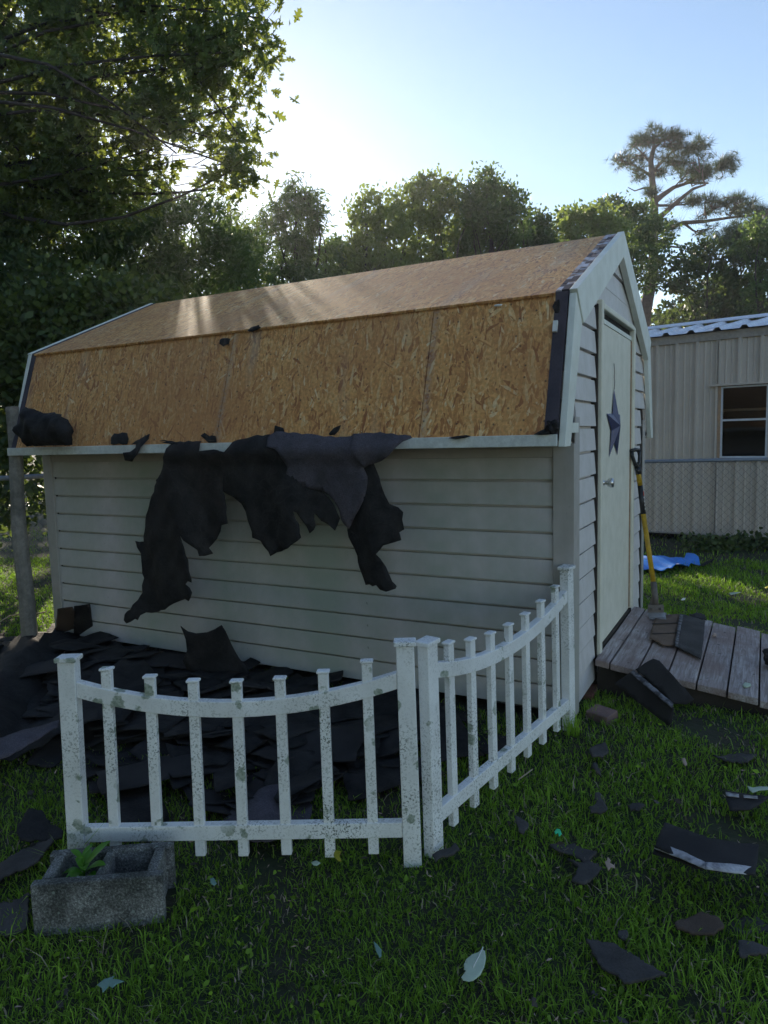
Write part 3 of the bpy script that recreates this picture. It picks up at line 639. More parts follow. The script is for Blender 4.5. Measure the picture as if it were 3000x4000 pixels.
ff = crop([(555, 345), (575, 325), (600, 308), (680, 318), (840, 324), (960, 338), (1110, 338), (1135, 420), (1185, 545), (1215, 600), (1185, 760), (1150, 820), (1105, 890), (1072, 948), (1040, 912), (1020, 880), (975, 762), (960, 742), (870, 690), (800, 668), (740, 642), (690, 640), (680, 590), (686, 540), (670, 490), (650, 440), (620, 420), (570, 405)], o4)
hang('felt_sheet', 'purple-grey felt sheet folded over the eave on top of the black ones', ff, FELT_GREY, 0.030, (6, 0.2), 0.030)
fd = crop([(1100, 335), (1240, 345), (1250, 500), (1280, 570), (1300, 650), (1330, 720), (1356, 780), (1410, 800), (1447, 832), (1440, 880), (1448, 945), (1416, 965), (1430, 1015), (1380, 1030), (1326, 1045), (1305, 1076), (1286, 1100), (1310, 1130), (1345, 1180), (1365, 1230), (1380, 1280), (1406, 1310), (1400, 1327), (1345, 1345), (1310, 1330), (1285, 1300), (1250, 1312), (1220, 1305), (1185, 1312), (1170, 1260), (1145, 1200), (1130, 1120), (1110, 1060), (1075, 1000), (1065, 950), (1075, 880), (1120, 800), (1150, 700), (1140, 560)], o4)
hang('felt_sheet', 'narrow black felt strip with a crumpled tail hanging right of the purple-grey sheet', fd, FELT, 0.014, (12, 0.6), 0.03)
fe = crop([(1112, 322), (1200, 316), (1320, 322), (1450, 329), (1488, 336), (1498, 350), (1445, 372), (1405, 415), (1360, 465), (1310, 498), (1255, 516), (1186, 546), (1150, 500), (1122, 432), (1110, 380)], o4)
hang('felt_flap', 'triangular purple-grey felt flap lying over the right end of the torn felt', fe, FELT_GREY, 0.048, (5, 2.0), 0.02)
# tatters left along the eave
for label, px, lift in [
    ('small square black felt tatter standing on the eave near the crumpled clump', crop([(690, 680), (705, 652), (785, 650), (803, 690), (803, 722), (700, 722)], o3), 0.0),
    ('pointed black felt tatter folded down across the white fascia', crop([(832, 722), (880, 690), (938, 655), (938, 690), (912, 740), (905, 790), (860, 835), (815, 826), (808, 775), (850, 772), (878, 745), (862, 722)], o3), 0.012),
    ('short jagged black felt tatter above the bare stretch of fascia', crop([(1270, 668), (1290, 648), (1330, 672), (1345, 664), (1372, 670), (1388, 710), (1330, 712), (1300, 690)], o3), 0.0),
    ('thin black felt sliver on the eave left of the long hanging sheet', crop([(1008, 702), (1060, 703), (1130, 708), (1128, 716), (1040, 714)], o3), 0.004),
    ('upright black felt point where the purple-grey sheet begins', crop([(585, 268), (640, 285), (652, 312), (588, 318)], o4), 0.012),
    ('upright black felt point above the purple-grey sheet', crop([(945, 320), (970, 286), (1016, 266), (1010, 300), (985, 330), (950, 334)], o4), 0.034),
    ('flat black felt tatter on the eave left of the felt clump', crop([(225, 270), (270, 240), (330, 210), (385, 232), (400, 268), (300, 272)], (2000, 1600), 0.3617), 0.0),
    ('thin black felt tatter on the eave right of the triangular flap', crop([(1740, 350), (1790, 338), (1850, 332), (1880, 338), (1850, 348)], (700, 1500), 0.6028), 0.0)]:
    hang('felt_tatter', label, px, FELT, lift, (14, 0.5), 0.012, 0.2, step=0.03)
# fuzzy clump of felt at the eave corner
def lumpy(name, label, cat, c, r, mat, seed=1, squash=1.0):
    bm = bmesh.new(); bmesh.ops.create_icosphere(bm, subdivisions=3, radius=1); q = random.Random(seed)
    for v in bm.verts: n = v.co.normalized(); v.co = n * (1 + 0.16 * math.sin(7 * n.x + 3 * n.z + seed) + 0.12 * math.sin(9 * n.y + 5 * n.z) + q.uniform(-0.06, 0.06)); v.co = Vector((c[0] + v.co.x * r, c[1] + v.co.y * r * 0.8, c[2] + v.co.z * r * squash))
    me = bpy.data.meshes.new(name); bm.to_mesh(me); bm.free(); return tag(link(name, me, mat), label, cat)
pc = ony(2163, 1670, -0.27)
lumpy('felt_clump', 'fuzzy ball of black felt wedged at the right end of the eave', 'roofing felt', (pc[0] - 0.005, -0.275, pc[2] + 0.002), 0.030, FELT, 3, 1.0)
pc = ony(2165, 1215, -0.11)
MB().lathe((pc[0], -0.128, pc[2]), (0, 0.951, -0.309), [(0, 0.030), (0.008, 0.042), (0.03, 0.042)], 14)
V2, Fc = cdt_sheet(crop([(262, 330), (275, 295), (305, 280), (312, 330), (305, 375), (280, 370)], (2000, 1000), 0.6028), 6, 0.2)
tag(sheet_obj('felt_tab', [tuple(ony(u, v, EY + (1.99 - EZ) * (BY - EY) / (BZ - EZ) - 0.020)) for u, v in V2], Fc, FELT), 'round black felt tab beside the dark strip at the roof break', 'roofing felt')
# bits lying on the upper slope and at the break
for label, px, mat in [('curled black felt scrap lying at the roof break line', [(975, 1295), (985, 1280), (1015, 1270), (1026, 1282), (1000, 1295)], FELT), ('small black felt patch stuck just under the roof break', [(872, 1330), (880, 1322), (908, 1325), (906, 1345), (885, 1355), (873, 1345)], FELT), ('white paper bit on the roof break near the gable', [(1935, 1195), (1950, 1190), (1968, 1192), (1962, 1199), (1940, 1200)], WHITEP)]:
    V2, Fc = cdt_sheet(px, 8, 0.2); V = []
    for u, v in V2: p = ony(u, v, BY - 0.022); V.append((p[0], BY - 0.034 + 0.006 * math.sin(u * 0.3) + (p[2] - BZ) * 0.25, p[2]))
    tag(sheet_obj('felt_scrap' if mat is FELT else 'paper_bit', V, Fc, mat), label, 'roofing felt' if mat is FELT else 'litter')

# crumpled felt on the left end of the eave
def crumple():
    px = crop([(165, 1160), (250, 1182), (300, 1205), (380, 1220), (440, 1210), (500, 1230), (560, 1280), (600, 1350), (612, 1390), (600, 1460), (600, 1512), (400, 1516), (190, 1520), (170, 1450), (130, 1390), (95, 1360), (130, 1310), (160, 1290)], (0, 1100), 0.4219)
    xz = [(q[0], q[2]) for q in (ony(u, v, -0.40) for u, v in px)]; V2, Fc = cdt_sheet(xz, 0.022, 0.2); P = np.array(xz); E = [(P[i], P[(i + 1) % len(P)]) for i in range(len(P))]; V = []
    for x, z in V2:
        q = np.array((x, z)); dd = min(np.linalg.norm(q - (s + (t - s) * np.clip(np.dot(q - s, t - s) / (np.dot(t - s, t - s) + 1e-9), 0, 1))) for s, t in E)
        bul = math.sqrt(max(0, 1 - (1 - min(1, dd / 0.11)) ** 2))
        cr_ = 0.030 * abs(math.sin(13 * x + 9 * z + 1)) + 0.018 * abs(math.sin(27 * x - 19 * z)) - 0.07 * math.exp(-((x + 3.50) / 0.05) ** 2 - ((z - 1.475) / 0.05) ** 2)
        V.append((x, -0.345 - 0.11 * bul + cr_ * bul, z))
    return tag(sheet_obj('felt_crumple', V, Fc, FELT, thick=0.005), 'crumpled black felt clump on the left end of the eave beside the pole', 'roofing felt')
crumple()

# ------------------------------------------------------------------ pieces of shingle on the ground, each laid on its own plane
def piece(name, label, cat, px, zs, mat, step=14, jag=0.22, rise=0.010, thick=0.005, group=None, parent=None, lift=None, seed=0):
    """px: outline seen in the survey photograph; zs: one height, or one per corner (then a plane is fitted)"""
    V2, Fc = cdt_sheet(px, step, jag)
    if callable(zs): zf = zs
    elif hasattr(zs, '__len__'):
        A = np.array([[u, v, 1] for u, v in px]); co = np.linalg.lstsq(A, np.array(zs), rcond=None)[0]; zf = lambda u, v: co[0] * u + co[1] * v + co[2]
    else: zf = lambda u, v: zs
    V = []
    for u, v in V2:
        p = onz(u, v, zf(u, v)); p = p + np.array([0, 0, rise * math.sin(p[0] * 9 + seed) * math.sin(p[1] * 8 + 1.3 * seed) + rise * 0.3 * math.sin(p[0] * 31 + p[1] * 27)]); V.append(tuple(p))
    o = sheet_obj(name, V, Fc, mat, parent, thick)
    return tag(o, label, cat, group) if cat else o
def on_ground(u, v, h=0.03):
    p = onz(u, v, -0.08)
    for _ in range(4): p = onz(u, v, float(gz(p[0], p[1])) + h)
    return p
def gzf(h=0.03): return lambda u, v: float(on_ground(u, v, h)[2])
c7 = (2000, 3000); c6 = (2000, 2000); cb = (1400, 3000)
big = thing('broken_shingle', 'large bent dark shingle with a pale strip along its lower edge', 'shingle', tuple(on_ground(2755, 3340, 0.0)))
bp = crop([(990, 360), (1265, 460), (1600, 490), (1578, 690), (1252, 655), (925, 520)], c7)
piece('shingle_sheet', None, None, bp, [0.045, 0.085, 0.05, 0.045, 0.075, 0.035], SHINGLE, 18, 0.08, 0.006, parent=big)
piece('pale_strip', None, None, crop([(948, 490), (1110, 545), (1252, 612), (1252, 656), (1100, 592), (922, 524)], c7), [0.046, 0.07, 0.089, 0.083, 0.064, 0.04], STRIPE, 14, 0.05, 0.002, 0.003, parent=big)
piece('pale_strip', None, None, crop([(1254, 612), (1420, 620), (1582, 645), (1576, 695), (1420, 678), (1254, 656)], c7), [0.089, 0.072, 0.055, 0.05, 0.066, 0.083], STRIPE, 14, 0.05, 0.002, 0.003, parent=big)
piece('shingle_tab', None, None, crop([(922, 530), (1100, 598), (1230, 655), (1190, 650), (1050, 600), (912, 560)], c7), [0.03] * 6, SHINGLE, 14, 0.1, 0.004, parent=big)
s2 = thing('broken_shingle', 'dark shingle with two pale tabs under a grey leaf at the right edge', 'shingle', tuple(on_ground(2900, 3130, 0)))
piece('shingle_sheet', None, None, crop([(1378, 150), (1480, 165), (1670, 195), (1540, 282), (1410, 276)], c7), gzf(0.05), SHINGLE, 16, 0.1, 0.006, parent=s2)
piece('pale_strip', None, None, crop([(1384, 158), (1470, 172), (1472, 190), (1388, 180)], c7), gzf(0.062), STRIPE, 12, 0.05, 0.001, 0.003, parent=s2)
piece('pale_strip', None, None, crop([(1500, 176), (1590, 184), (1592, 200), (1502, 192)], c7), gzf(0.062), STRIPE, 12, 0.05, 0.001, 0.003, parent=s2)
SC_ = [('wavy charcoal shingle scrap lying below the green plastic bit', [(245, 480), (310, 465), (390, 462), (440, 490), (480, 515), (550, 545), (500, 590), (465, 600), (420, 560), (375, 535), (310, 525)], c7, SHINGLE, .05),
 ('dark boot-shaped shingle scrap beside the tan oak leaf', [(360, 595), (420, 620), (500, 615), (585, 675), (540, 720), (480, 780), (385, 760), (415, 700), (430, 655)], c7, SHINGLE, .035),
 ('largest flat dark shingle scrap in the lower right foreground', [(480, 1110), (640, 1135), (740, 1190), (880, 1290), (1000, 1360), (880, 1390), (730, 1395), (690, 1340), (580, 1290), (530, 1210)], c7, SHINGLE, .055),
 ('brownish rounded shingle scrap between the foreground scrap and the pale-strip shingle', [(1055, 1005), (1100, 975), (1240, 945), (1340, 985), (1375, 1040), (1310, 1075), (1180, 1065), (1070, 1040)], c7, SHINGLE_BROWN, .05),
 ('dark shingle scrap half sunk in the grass at the right edge below the pale-strip shingle', [(1420, 970), (1500, 940), (1600, 960), (1680, 1030), (1560, 1045), (1450, 1012)], c7, SHINGLE, .03),
 ('small grey angular shingle scrap lowest at the right edge of the photo', [(1465, 1120), (1560, 1125), (1665, 1170), (1640, 1215), (1480, 1210)], c7, SHINGLE, .05),
 ('upright hook-shaped shingle scrap above the wavy charcoal one', [(500, 275), (545, 265), (540, 185), (570, 180), (590, 240), (620, 290), (570, 320), (510, 310)], c7, SHINGLE, .045),
 ('little flat shingle scrap right of the hook-shaped one', [(745, 245), (800, 250), (860, 265), (820, 285), (770, 280)], c7, SHINGLE, .04),
 ('small leaning shingle chip left of the green plastic bit', [(20, 320), (60, 340), (110, 385), (75, 440), (40, 420)], c7, SHINGLE, .05),
 ('tiny dark shingle chip just above the largest foreground scrap', [(690, 1080), (740, 1075), (755, 1110), (720, 1135), (685, 1110)], c7, SHINGLE, .035),
 ('five-sided grey shingle scrap on the grass below the pink brick', [(500, 1560), (560, 1520), (610, 1515), (625, 1560), (590, 1600), (520, 1605)], c6, SHINGLE, .045),
 ('long flat grey shingle scrap near the right edge below the ramp', [(1300, 1570), (1380, 1558), (1590, 1550), (1530, 1620), (1420, 1605)], c6, SHINGLE, .045),
 ('dark torn shingle scrap at the foot of the middle fence posts', [(480, 580), (520, 550), (590, 540), (630, 505), (655, 560), (590, 590), (540, 590), (500, 640)], cb, SHINGLE, .04),
 ('thin dark shingle sliver above the hook-shaped scrap', [(520, -8), (545, 40), (578, 62), (560, 20), (545, -10)], c7, SHINGLE, .04),
 ('dark narrow shingle piece under the lower rail in front of the pile', [(250, 590), (300, 560), (420, 575), (430, 600), (330, 620)], (400, 3000), SHINGLE, .03),
 ('dark shingle sheet in the lower left corner beside the concrete block', [(-60, 1890), (60, 1870), (190, 1800), (180, 2010), (90, 2060), (-60, 2040)], (0, 2400), SHINGLE, .04),
 ('long dark shingle lying left of the concrete block under the grass patch', [(-60, 1620), (120, 1540), (330, 1430), (350, 1470), (240, 1600), (80, 1680), (-60, 1760)], (0, 2400), SHINGLE, .06),
 ('rounded dark felt piece on the grass left of the tall left fence post', [(110, 1420), (180, 1300), (270, 1290), (330, 1360), (410, 1400), (400, 1440), (250, 1450), (130, 1480)], (0, 2400), FELT, .07)]
for i, (lab, px, off, mat, h) in enumerate(SC_): piece('shingle_scrap', lab, 'shingle', crop(px, off), gzf(h - 0.010), SCRAP if mat is SHINGLE else mat, 10, 0.42, 0.018, 0.007, seed=i)
# shingles leaning on the ramp's front edge and lying on its planks
ls = thing('leaning_shingle', 'front black shingle with a grey strip leaning on the ramp edge', 'shingle', tuple(on_ground(2500, 2780, 0)))
A0 = crop([(665, 1115), (780, 1032), (1048, 1262), (1030, 1392), (860, 1270)], c6)
piece('shingle_sheet', None, None, A0, [0.085, 0.155, 0.09, -0.005, 0.02], SHINGLE, 18, 0.06, 0.004, parent=ls)
piece('grey_strip', None, None, crop([(765, 1042), (790, 1025), (1046, 1240), (1040, 1274)], c6), [0.157, 0.165, 0.10, 0.09], GREYSTRIP, 14, 0.08, 0.001, 0.003, parent=ls)
piece('leaning_shingle', 'rear curved black shingle propped against the ramp planks', 'shingle', crop([(800, 1018), (915, 950), (955, 962), (1180, 1215), (1130, 1248), (1050, 1240), (930, 1130)], c6), [0.15, 0.215, 0.21, 0.03, 0.01, 0.03, 0.09], SHINGLE, 18, 0.08, 0.006)
def rampz(h): 
    def g(u, v):
        d = ray(u, v); s = (RZ0 + h - RB * CAM[0] - CAM[2]) / (d[2] + RB * d[0]); return float((CAM + s * d)[2])
    return g
rs = thing('ramp_shingle', 'two-tone brown and charcoal shingle lying on the ramp planks', 'shingle', (0.25, 1.2, rz(0.25)))
piece('brown_half', None, None, crop([(925, 688), (1000, 672), (1085, 664), (1070, 770), (1052, 862), (980, 866), (935, 838), (890, 822)], c6), rampz(0.016), RAMP_BROWN, 14, 0.12, 0.004, parent=rs)
piece('charcoal_half', None, None, crop([(1090, 662), (1170, 680), (1252, 700), (1240, 830), (1225, 955), (1140, 905), (1055, 868), (1075, 760)], c6), rampz(0.022), SCRAP, 14, 0.08, 0.006, parent=rs)
piece('grey_strip', None, None, crop([(1086, 664), (1110, 668), (1088, 780), (1075, 872), (1054, 868), (1068, 770)], c6), rampz(0.031), GREYSTRIP, 12, 0.1, 0.001, 0.003, parent=rs)
for y in (722, 786): piece('score_line', None, None, crop([(910, y), (1070, y - 6), (1070, y - 1), (908, y + 5)], c6), rampz(0.0225), SKIRT, 14, 0.05, 0.0, 0.002, parent=rs)
piece('ramp_shingle', 'dark shingle lying behind the two-tone one at the far side of the ramp', 'shingle', crop([(1150, 665), (1195, 652), (1250, 668), (1262, 698), (1200, 690)], c6), rampz(0.010), SHINGLE, 12, 0.2, 0.003)
lumpy('shingle_lump', 'rounded dark lump of curled shingle on the ramp at the right edge of the photo', 'shingle', (0.90, 1.02, rz(0.9) + 0.06), 0.085, SHINGLE, 5, 0.75)
for lab, p, m in [('small dark chip on the second ramp plank near the door', (2438, 2390), SHINGLE), ('brown curled leaf on the ramp planks', (2790, 2480), BROWNLEAF)]:
    q = [(p[0] - 9, p[1] + 4), (p[0] - 2, p[1] - 8), (p[0] + 9, p[1] - 3), (p[0] + 8, p[1] + 7)]
    piece('ramp_chip' if m is SHINGLE else 'fallen_leaf', lab, 'shingle' if m is SHINGLE else 'leaf', q, rampz(0.012), m, 5, 0.1, 0.0)
p = onz(2912, 2675, rz(0.7)); 
piece('fallen_leaf', 'pale greenish leaf lying on the ramp planks', 'leaf', crop([(1495, 1120), (1510, 1105), (1545, 1112), (1550, 1125), (1520, 1137), (1500, 1132)], c6), rampz(0.010), PALELEAF, 8, 0.1, 0.003)

# ------------------------------------------------------------------ the heap of torn-off roofing between the fence and the wall
heap_meshes = []
for k in range(8):
    w, d = [(0.9, 0.30), (0.6, 0.30), (0.45, 0.32), (0.30, 0.30), (0.75, 0.16), (0.35, 0.22), (0.95, 0.33), (0.55, 0.26)][k]
    ol = [(-w / 2, -d / 2), (w * 0.1, -d / 2 + rnd.uniform(-.03, .03)), (w / 2, -d / 2 + rnd.uniform(-.05, .05)), (w / 2 + rnd.uniform(-.08, .03), d / 2), (-w * 0.1, d / 2 + rnd.uniform(-.05, .04)), (-w / 2 + rnd.uniform(-.03, .08), d / 2)]
    if k in (0, 1, 6):            # three-tab strips keep their slots
        q = [(-w / 2, d / 2), (-w / 2, -d / 2)]
        for j in (1, 2): xs = -w / 2 + w * j / 3; q += [(xs - 0.005, -d / 2), (xs - 0.004, 0.0), (xs + 0.004, 0.0), (xs + 0.005, -d / 2)]
        ol = (q + [(w / 2 - rnd.uniform(0, 0.06), -d / 2), (w / 2, d / 2)])
    V2, Fc = cdt_sheet(ol, 0.07, 0.15); a, b2 = rnd.uniform(3, 8), rnd.uniform(0, 6)
    V = [(x, y, 0.022 * math.sin(a * x + b2) + 0.012 * math.sin(9 * y + b2) + (0.16 * max(0, abs(x) - w * 0.3) ** 1.3)) for x, y in V2]
    o = sheet_obj('heap_shingle', V, Fc, [SHINGLE, SHINGLE, FELT, FELT, FELT, SHINGLE, FELT, FELT][k]); heap_meshes.append(o)
def heap_h(x, y): return 0.03 * math.exp(-((x + 2.4) / 1.3) ** 2 - ((y + 0.75) / 0.55) ** 2) + 0.02 * math.exp(-((x + 1.1) / 0.6) ** 2 - ((y + 0.75) / 0.4) ** 2) + 0.06 * math.exp(-((x + 3.3) / 0.6) ** 2 - ((y + 0.4) / 0.5) ** 2)
fpts = [(-1.29, -1.81), (-0.24, -1.25), (-0.04, -0.05)]
def in_yard(x, y, m=0.30):
    if y > -0.12 or x > -0.12: return False
    if x < -1.29: return y > -1.50 + 0.45 * max(0, -1.9 - x)   # left of the fence
    n = np.array([0.54, -1.03]) / 1.163
    if np.dot(np.array([x, y]) - fpts[0], n) > -m: return False
    n2 = np.array([1.2, -0.2]) / 1.217
    return np.dot(np.array([x, y]) - fpts[1], n2) < -m
used = 0; cnt = 0
while cnt < 190:
    x = rnd.uniform(-4.1, -0.15); y = rnd.uniform(-1.9, -0.1)
    if not in_yard(x, y): continue
    if x > -0.85 and y < -0.75 and rnd.random() < 0.85: continue             # grass shows through here
    if x < -1.40 and y < -1.10 and rnd.random() < 0.90: continue
    k = rnd.randrange(8); src = heap_meshes[k]
    if k in (0, 4, 6) and (x > -0.7 or rnd.random() < 0.5): continue
    o = src if not src.get('label') else src.copy()
    if o is not src: COL.objects.link(o)
    o.location = (x, y, float(gz(x, y)) + heap_h(x, y) + 0.012 + rnd.uniform(0, 0.03)); o.rotation_euler = (rnd.gauss(0, 0.07), rnd.gauss(0, 0.07), rnd.uniform(0, 6.28))
    s_ = rnd.uniform(0.55, 1.0); o.scale = (s_, s_ * rnd.uniform(0.8, 1.1), 1.0)
    tag(o, 'torn dark shingle lying in the heap between the white fence and the shed wall', 'shingle', 'shingles in the heap beside the shed'); cnt += 1
for o in heap_meshes:
    if not o.get('label'): bpy.data.objects.remove(o)
# larger felt sheets in the heap
piece('felt_sheet', 'big crumpled black felt sheet spread on the ground left of the fence', 'roofing felt', [(-200, 2590), (0, 2505), (220, 2478), (360, 2482), (560, 2560), (640, 2640), (480, 2790), (300, 2840), (120, 2910), (-80, 2960), (-260, 2990)], lambda u, v: 0.05 + 0.05 * math.sin(u * 0.012 + v * 0.01), FELT, 40, 0.15, 0.04, 0.006)
piece('felt_sheet', 'grey-blue curled felt edge poking out of the heap at the left edge of the photo', 'roofing felt', [(-80, 2900), (60, 2860), (150, 2835), (232, 2820), (225, 2850), (130, 2900), (40, 2955), (-80, 2985)], lambda u, v: 0.13 - 0.0004 * (v - 2820), FELT_GREY, 24, 0.1, 0.012, 0.005)  # lighter felt puts the highlight on the fold into the colour
piece('felt_sheet', 'dark felt sheet with a fold lying inside the fence beside the grass', 'roofing felt', [(830, 3250), (900, 3170), (1010, 3080), (1120, 3060), (1220, 3150), (1200, 3250), (1050, 3290)], lambda u, v: -0.02 + 0.03 * math.sin(u * 0.02), FELT_GREY, 26, 0.15, 0.015, 0.005)
piece('propped_shingle', 'left brown-black shingle standing upright against the shed corner', 'shingle', crop([(372, 48), (470, 35), (482, 60), (478, 215), (360, 218)], (0, 2350)), lambda u, v: 0.30 - (v - 2372) * 0.0027, SHINGLE_BROWN, 18, 0.06, 0.0)
piece('propped_shingle', 'right black felt piece standing upright beside the brown one at the shed corner', 'roofing felt', crop([(480, 30), (583, 14), (592, 90), (608, 200), (605, 305), (480, 240)], (0, 2350)), lambda u, v: 0.31 - (v - 2358) * 0.00225, FELT, 18, 0.06, 0.0)
piece('propped_felt', 'pointed black felt sheet with a raised corner leaning on the wall above the heap', 'roofing felt', crop([(1170, 160), (1215, 195), (1270, 213), (1340, 195), (1435, 145), (1480, 225), (1530, 320), (1600, 420), (1620, 470), (1480, 520), (1330, 500), (1220, 450), (1185, 385), (1212, 320), (1205, 250)], (0, 2350)), lambda u, v: 0.33 - (v - 2440) * 0.0016, FELT, 22, 0.1, 0.012)

# ------------------------------------------------------------------ white picket fence panels
def fence_panel(label, p0, p1, lean0, lean1):
    p0 = np.array([p0[0], p0[1], float(gz(*p0))]); p1 = np.array([p1[0], p1[1], float(gz(*p1))])
    T = thing('picket_fence_panel', label, 'fence', tuple((p0 + p1) / 2), 'white picket fence panels')
    d = p1 - p0; L = math.hypot(d[0], d[1]); d = d / L; n = np.array([d[1], -d[0], 0.0]); n /= np.linalg.norm(n)   # n faces the camera side
    def pt(s, h, o): 
        t = s / L; ln = (1 - t) * np.array(lean0) + t * np.array(lean1)
        q = p0 + d * s + n * o; q[2] += h; q[0] += ln[0] * h; q[1] += ln[1] * h; return q
    def bar(s0, s1, h0a, h1a, h0b, h1b, o0, o1, name, parent, bev=0.003):
        return MB().hexa([pt(s0, h0a, o1), pt(s1, h0b, o1), pt(s1, h0b, o0), pt(s0, h0a, o0), pt(s0, h1a, o1), pt(s1, h1b, o1), pt(s1, h1b, o0), pt(s0, h1a, o0)]).build(name, FENCE, parent, bev=bev)
    def post(s, w, dp, h0, h, name, cap, ch):
        o = bar(s - w / 2, s + w / 2, h0, h, h0, h, -dp / 2, dp / 2, name, T)
        bar(s - w / 2 - cap, s + w / 2 + cap, h + 0.001, h + ch, h + 0.001, h + ch, -dp / 2 - cap, dp / 2 + cap, 'cap', o, 0.004); return o
    PW = 0.062
    post(PW / 2, PW, 0.044, -0.03, 0.760, 'post', 0.008, 0.018); post(L - PW / 2, PW, 0.044, -0.03, 0.780, 'post', 0.008, 0.018)
    def curve(s): t = (s / L - 0.5) * 2; return 0.548 + 0.105 * t * t          # underside of the sagging top rail
    seg = 16; ss = np.linspace(PW, L - PW, seg + 1); RH = 0.056; mb = MB(); V = []
    for s in ss: V += [pt(s, curve(s), 0.017), pt(s, curve(s), -0.017), pt(s, curve(s) + RH, -0.017), pt(s, curve(s) + RH, 0.017)]
    fs = [(0, 1, 2, 3), tuple(range(len(V) - 4, len(V)))[::-1]] + [(4 * k + a, 4 * (k + 1) + a, 4 * (k + 1) + (a + 1) % 4, 4 * k + (a + 1) % 4) for k in range(seg) for a in range(4)]
    mb.poly(V, fs).build('top_rail', FENCE, T, bev=0.003)
    bar(PW, L - PW, 0.105, 0.160, 0.105, 0.160, -0.017, 0.017, 'bottom_rail', T)
    for i in range(7):
        s = PW + (L - 2 * PW) * (i + 0.68) / 7.36; jl = rnd.uniform(-0.004, 0.004)
        q = post(s, 0.036, 0.024, 0.040 + rnd.uniform(-0.008, 0.008), curve(s) + RH + 0.062, 'picket', 0.005, 0.011)
    return T
fence_panel('front white picket fence panel with a dipped top rail behind the concrete block', (-1.340, -1.822), (-0.215, -1.285), (0.03, 0.0), (-0.015, 0.0))
fence_panel('side white picket fence panel running from the front panel back to the shed corner', (-0.205, -1.245), (0.004, -0.03), (-0.012, 0.0), (-0.012, -0.01))

# ------------------------------------------------------------------ concrete block with a weed
blk = thing('concrete_block', 'two-cell concrete block standing in front of the left end of the picket fence', 'concrete block', (-0.98, -1.93, -0.13))
def blk_mesh():
    a = np.array([0.332, 0.219]); a /= np.linalg.norm(a); b = np.array([-a[1], a[0]]); o = np.array([-1.154, -2.108]); z0, z1 = -0.134, 0.060; Ln, D = 0.397, 0.196; mb = MB()
    def bx(u0, u1, w0, w1, za=z0, zb=z1): mb.obox((*(o + a * u0 + b * w0), za), (*(a * (u1 - u0)), 0), (*(b * (w1 - w0)), 0), (0, 0, zb - za))
    bx(0, Ln, 0, 0.034); bx(0, Ln, D - 0.034, D)
    bx(0.022, 0.055, 0.0345, D - 0.0345); bx(0.185, 0.212, 0.0345, D - 0.0345); bx(Ln - 0.055, Ln - 0.022, 0.0345, D - 0.0345)
    return mb
bo = blk_mesh().build('block_body', CONCRETE, blk, bev=0.006)
soil = MB(); a = np.array([0.332, 0.219]); a /= np.linalg.norm(a); b_ = np.array([-a[1], a[0]])
for u0, u1 in ((0.056, 0.184), (0.213, 0.341)):
    o = np.array([-1.154, -2.108]); q = o + a * u0 + b_ * 0.036; soil.obox((*q, -0.12), (*(a * (u1 - u0)), 0), (*(b_ * 0.124), 0), (0, 0, 0.09 if u0 < 0.1 else 0.04))
soil.build('soil_fill', DIRT, blk)
def leaf_strip(base, d, L, w, arch, n=7, up=0.0):
    base = np.array(base, float); d = np.array(d, float); s = np.array([-d[1], d[0], 0.0]); s /= np.linalg.norm(s) + 1e-9; V = []; Fc = []
    for i in range(n + 1):
        t = i / n; c = base + d * L * t + np.array([0, 0, arch * math.sin(math.pi * min(1, t * 0.9)) * L + up * t * L]); ww = w * math.sin(math.pi * (0.06 + 0.93 * t)) ** 0.8
        V += [tuple(c + s * ww + np.array([0, 0, ww * 0.35])), tuple(c), tuple(c - s * ww + np.array([0, 0, ww * 0.35]))]
    for i in range(n): Fc += [(3 * i, 3 * i + 1, 3 * i + 4, 3 * i + 3), (3 * i + 1, 3 * i + 2, 3 * i + 5, 3 * i + 4)]
    return V, Fc
def tint_mesh(V, Fc, name, mat, parent=None, t=None):
    me = bpy.data.meshes.new(name); me.from_pydata(V, [], Fc); smooth(me)
    at = me.attributes.new('tint', 'FLOAT', 'POINT'); at.data.foreach_set('value', [rnd.uniform(0.2, 1) if t is None else t] * len(V)); return link(name, me, mat, parent)
wo = np.array([-1.154, -2.108]) + a * 0.13 + b_ * 0.09
weed = thing('weed_plant', 'bright green leafy weed growing in the left cell of the concrete block', 'plant', (wo[0], wo[1], -0.03))
MB().tube([(wo[0], wo[1], -0.03), (wo[0] + 0.005, wo[1], 0.03), (wo[0] - 0.005, wo[1] + 0.01, 0.09)], [0.004, 0.003, 0.002], 5).build('stem', WEEDM, weed)
for ang, L, w, z, ar, up in [(20, .075, .016, .03, .15, .5), (60, .085, .015, .045, .1, .9), (-15, .07, .017, .015, .2, .3), (-70, .06, .014, .03, .2, .3), (150, .06, .011, .04, .2, .3), (200, .075, .012, .02, .25, -.1), (250, .05, .011, .03, .2, .2), (110, .05, .010, .06, .1, .5), (-30, .05, .012, .05, .2, .4), (180, .05, .008, .08, .1, .4), (300, .04, .008, .085, .1, .3), (80, .04, .007, .09, .1, .6)]:
    t = math.radians(ang); V, Fc = leaf_strip((wo[0], wo[1], z), (math.cos(t), math.sin(t), 0), L * 1.05, w * 1.35, ar, up=up * 0.8); tint_mesh(V, Fc, 'leaf', WEEDM, weed)

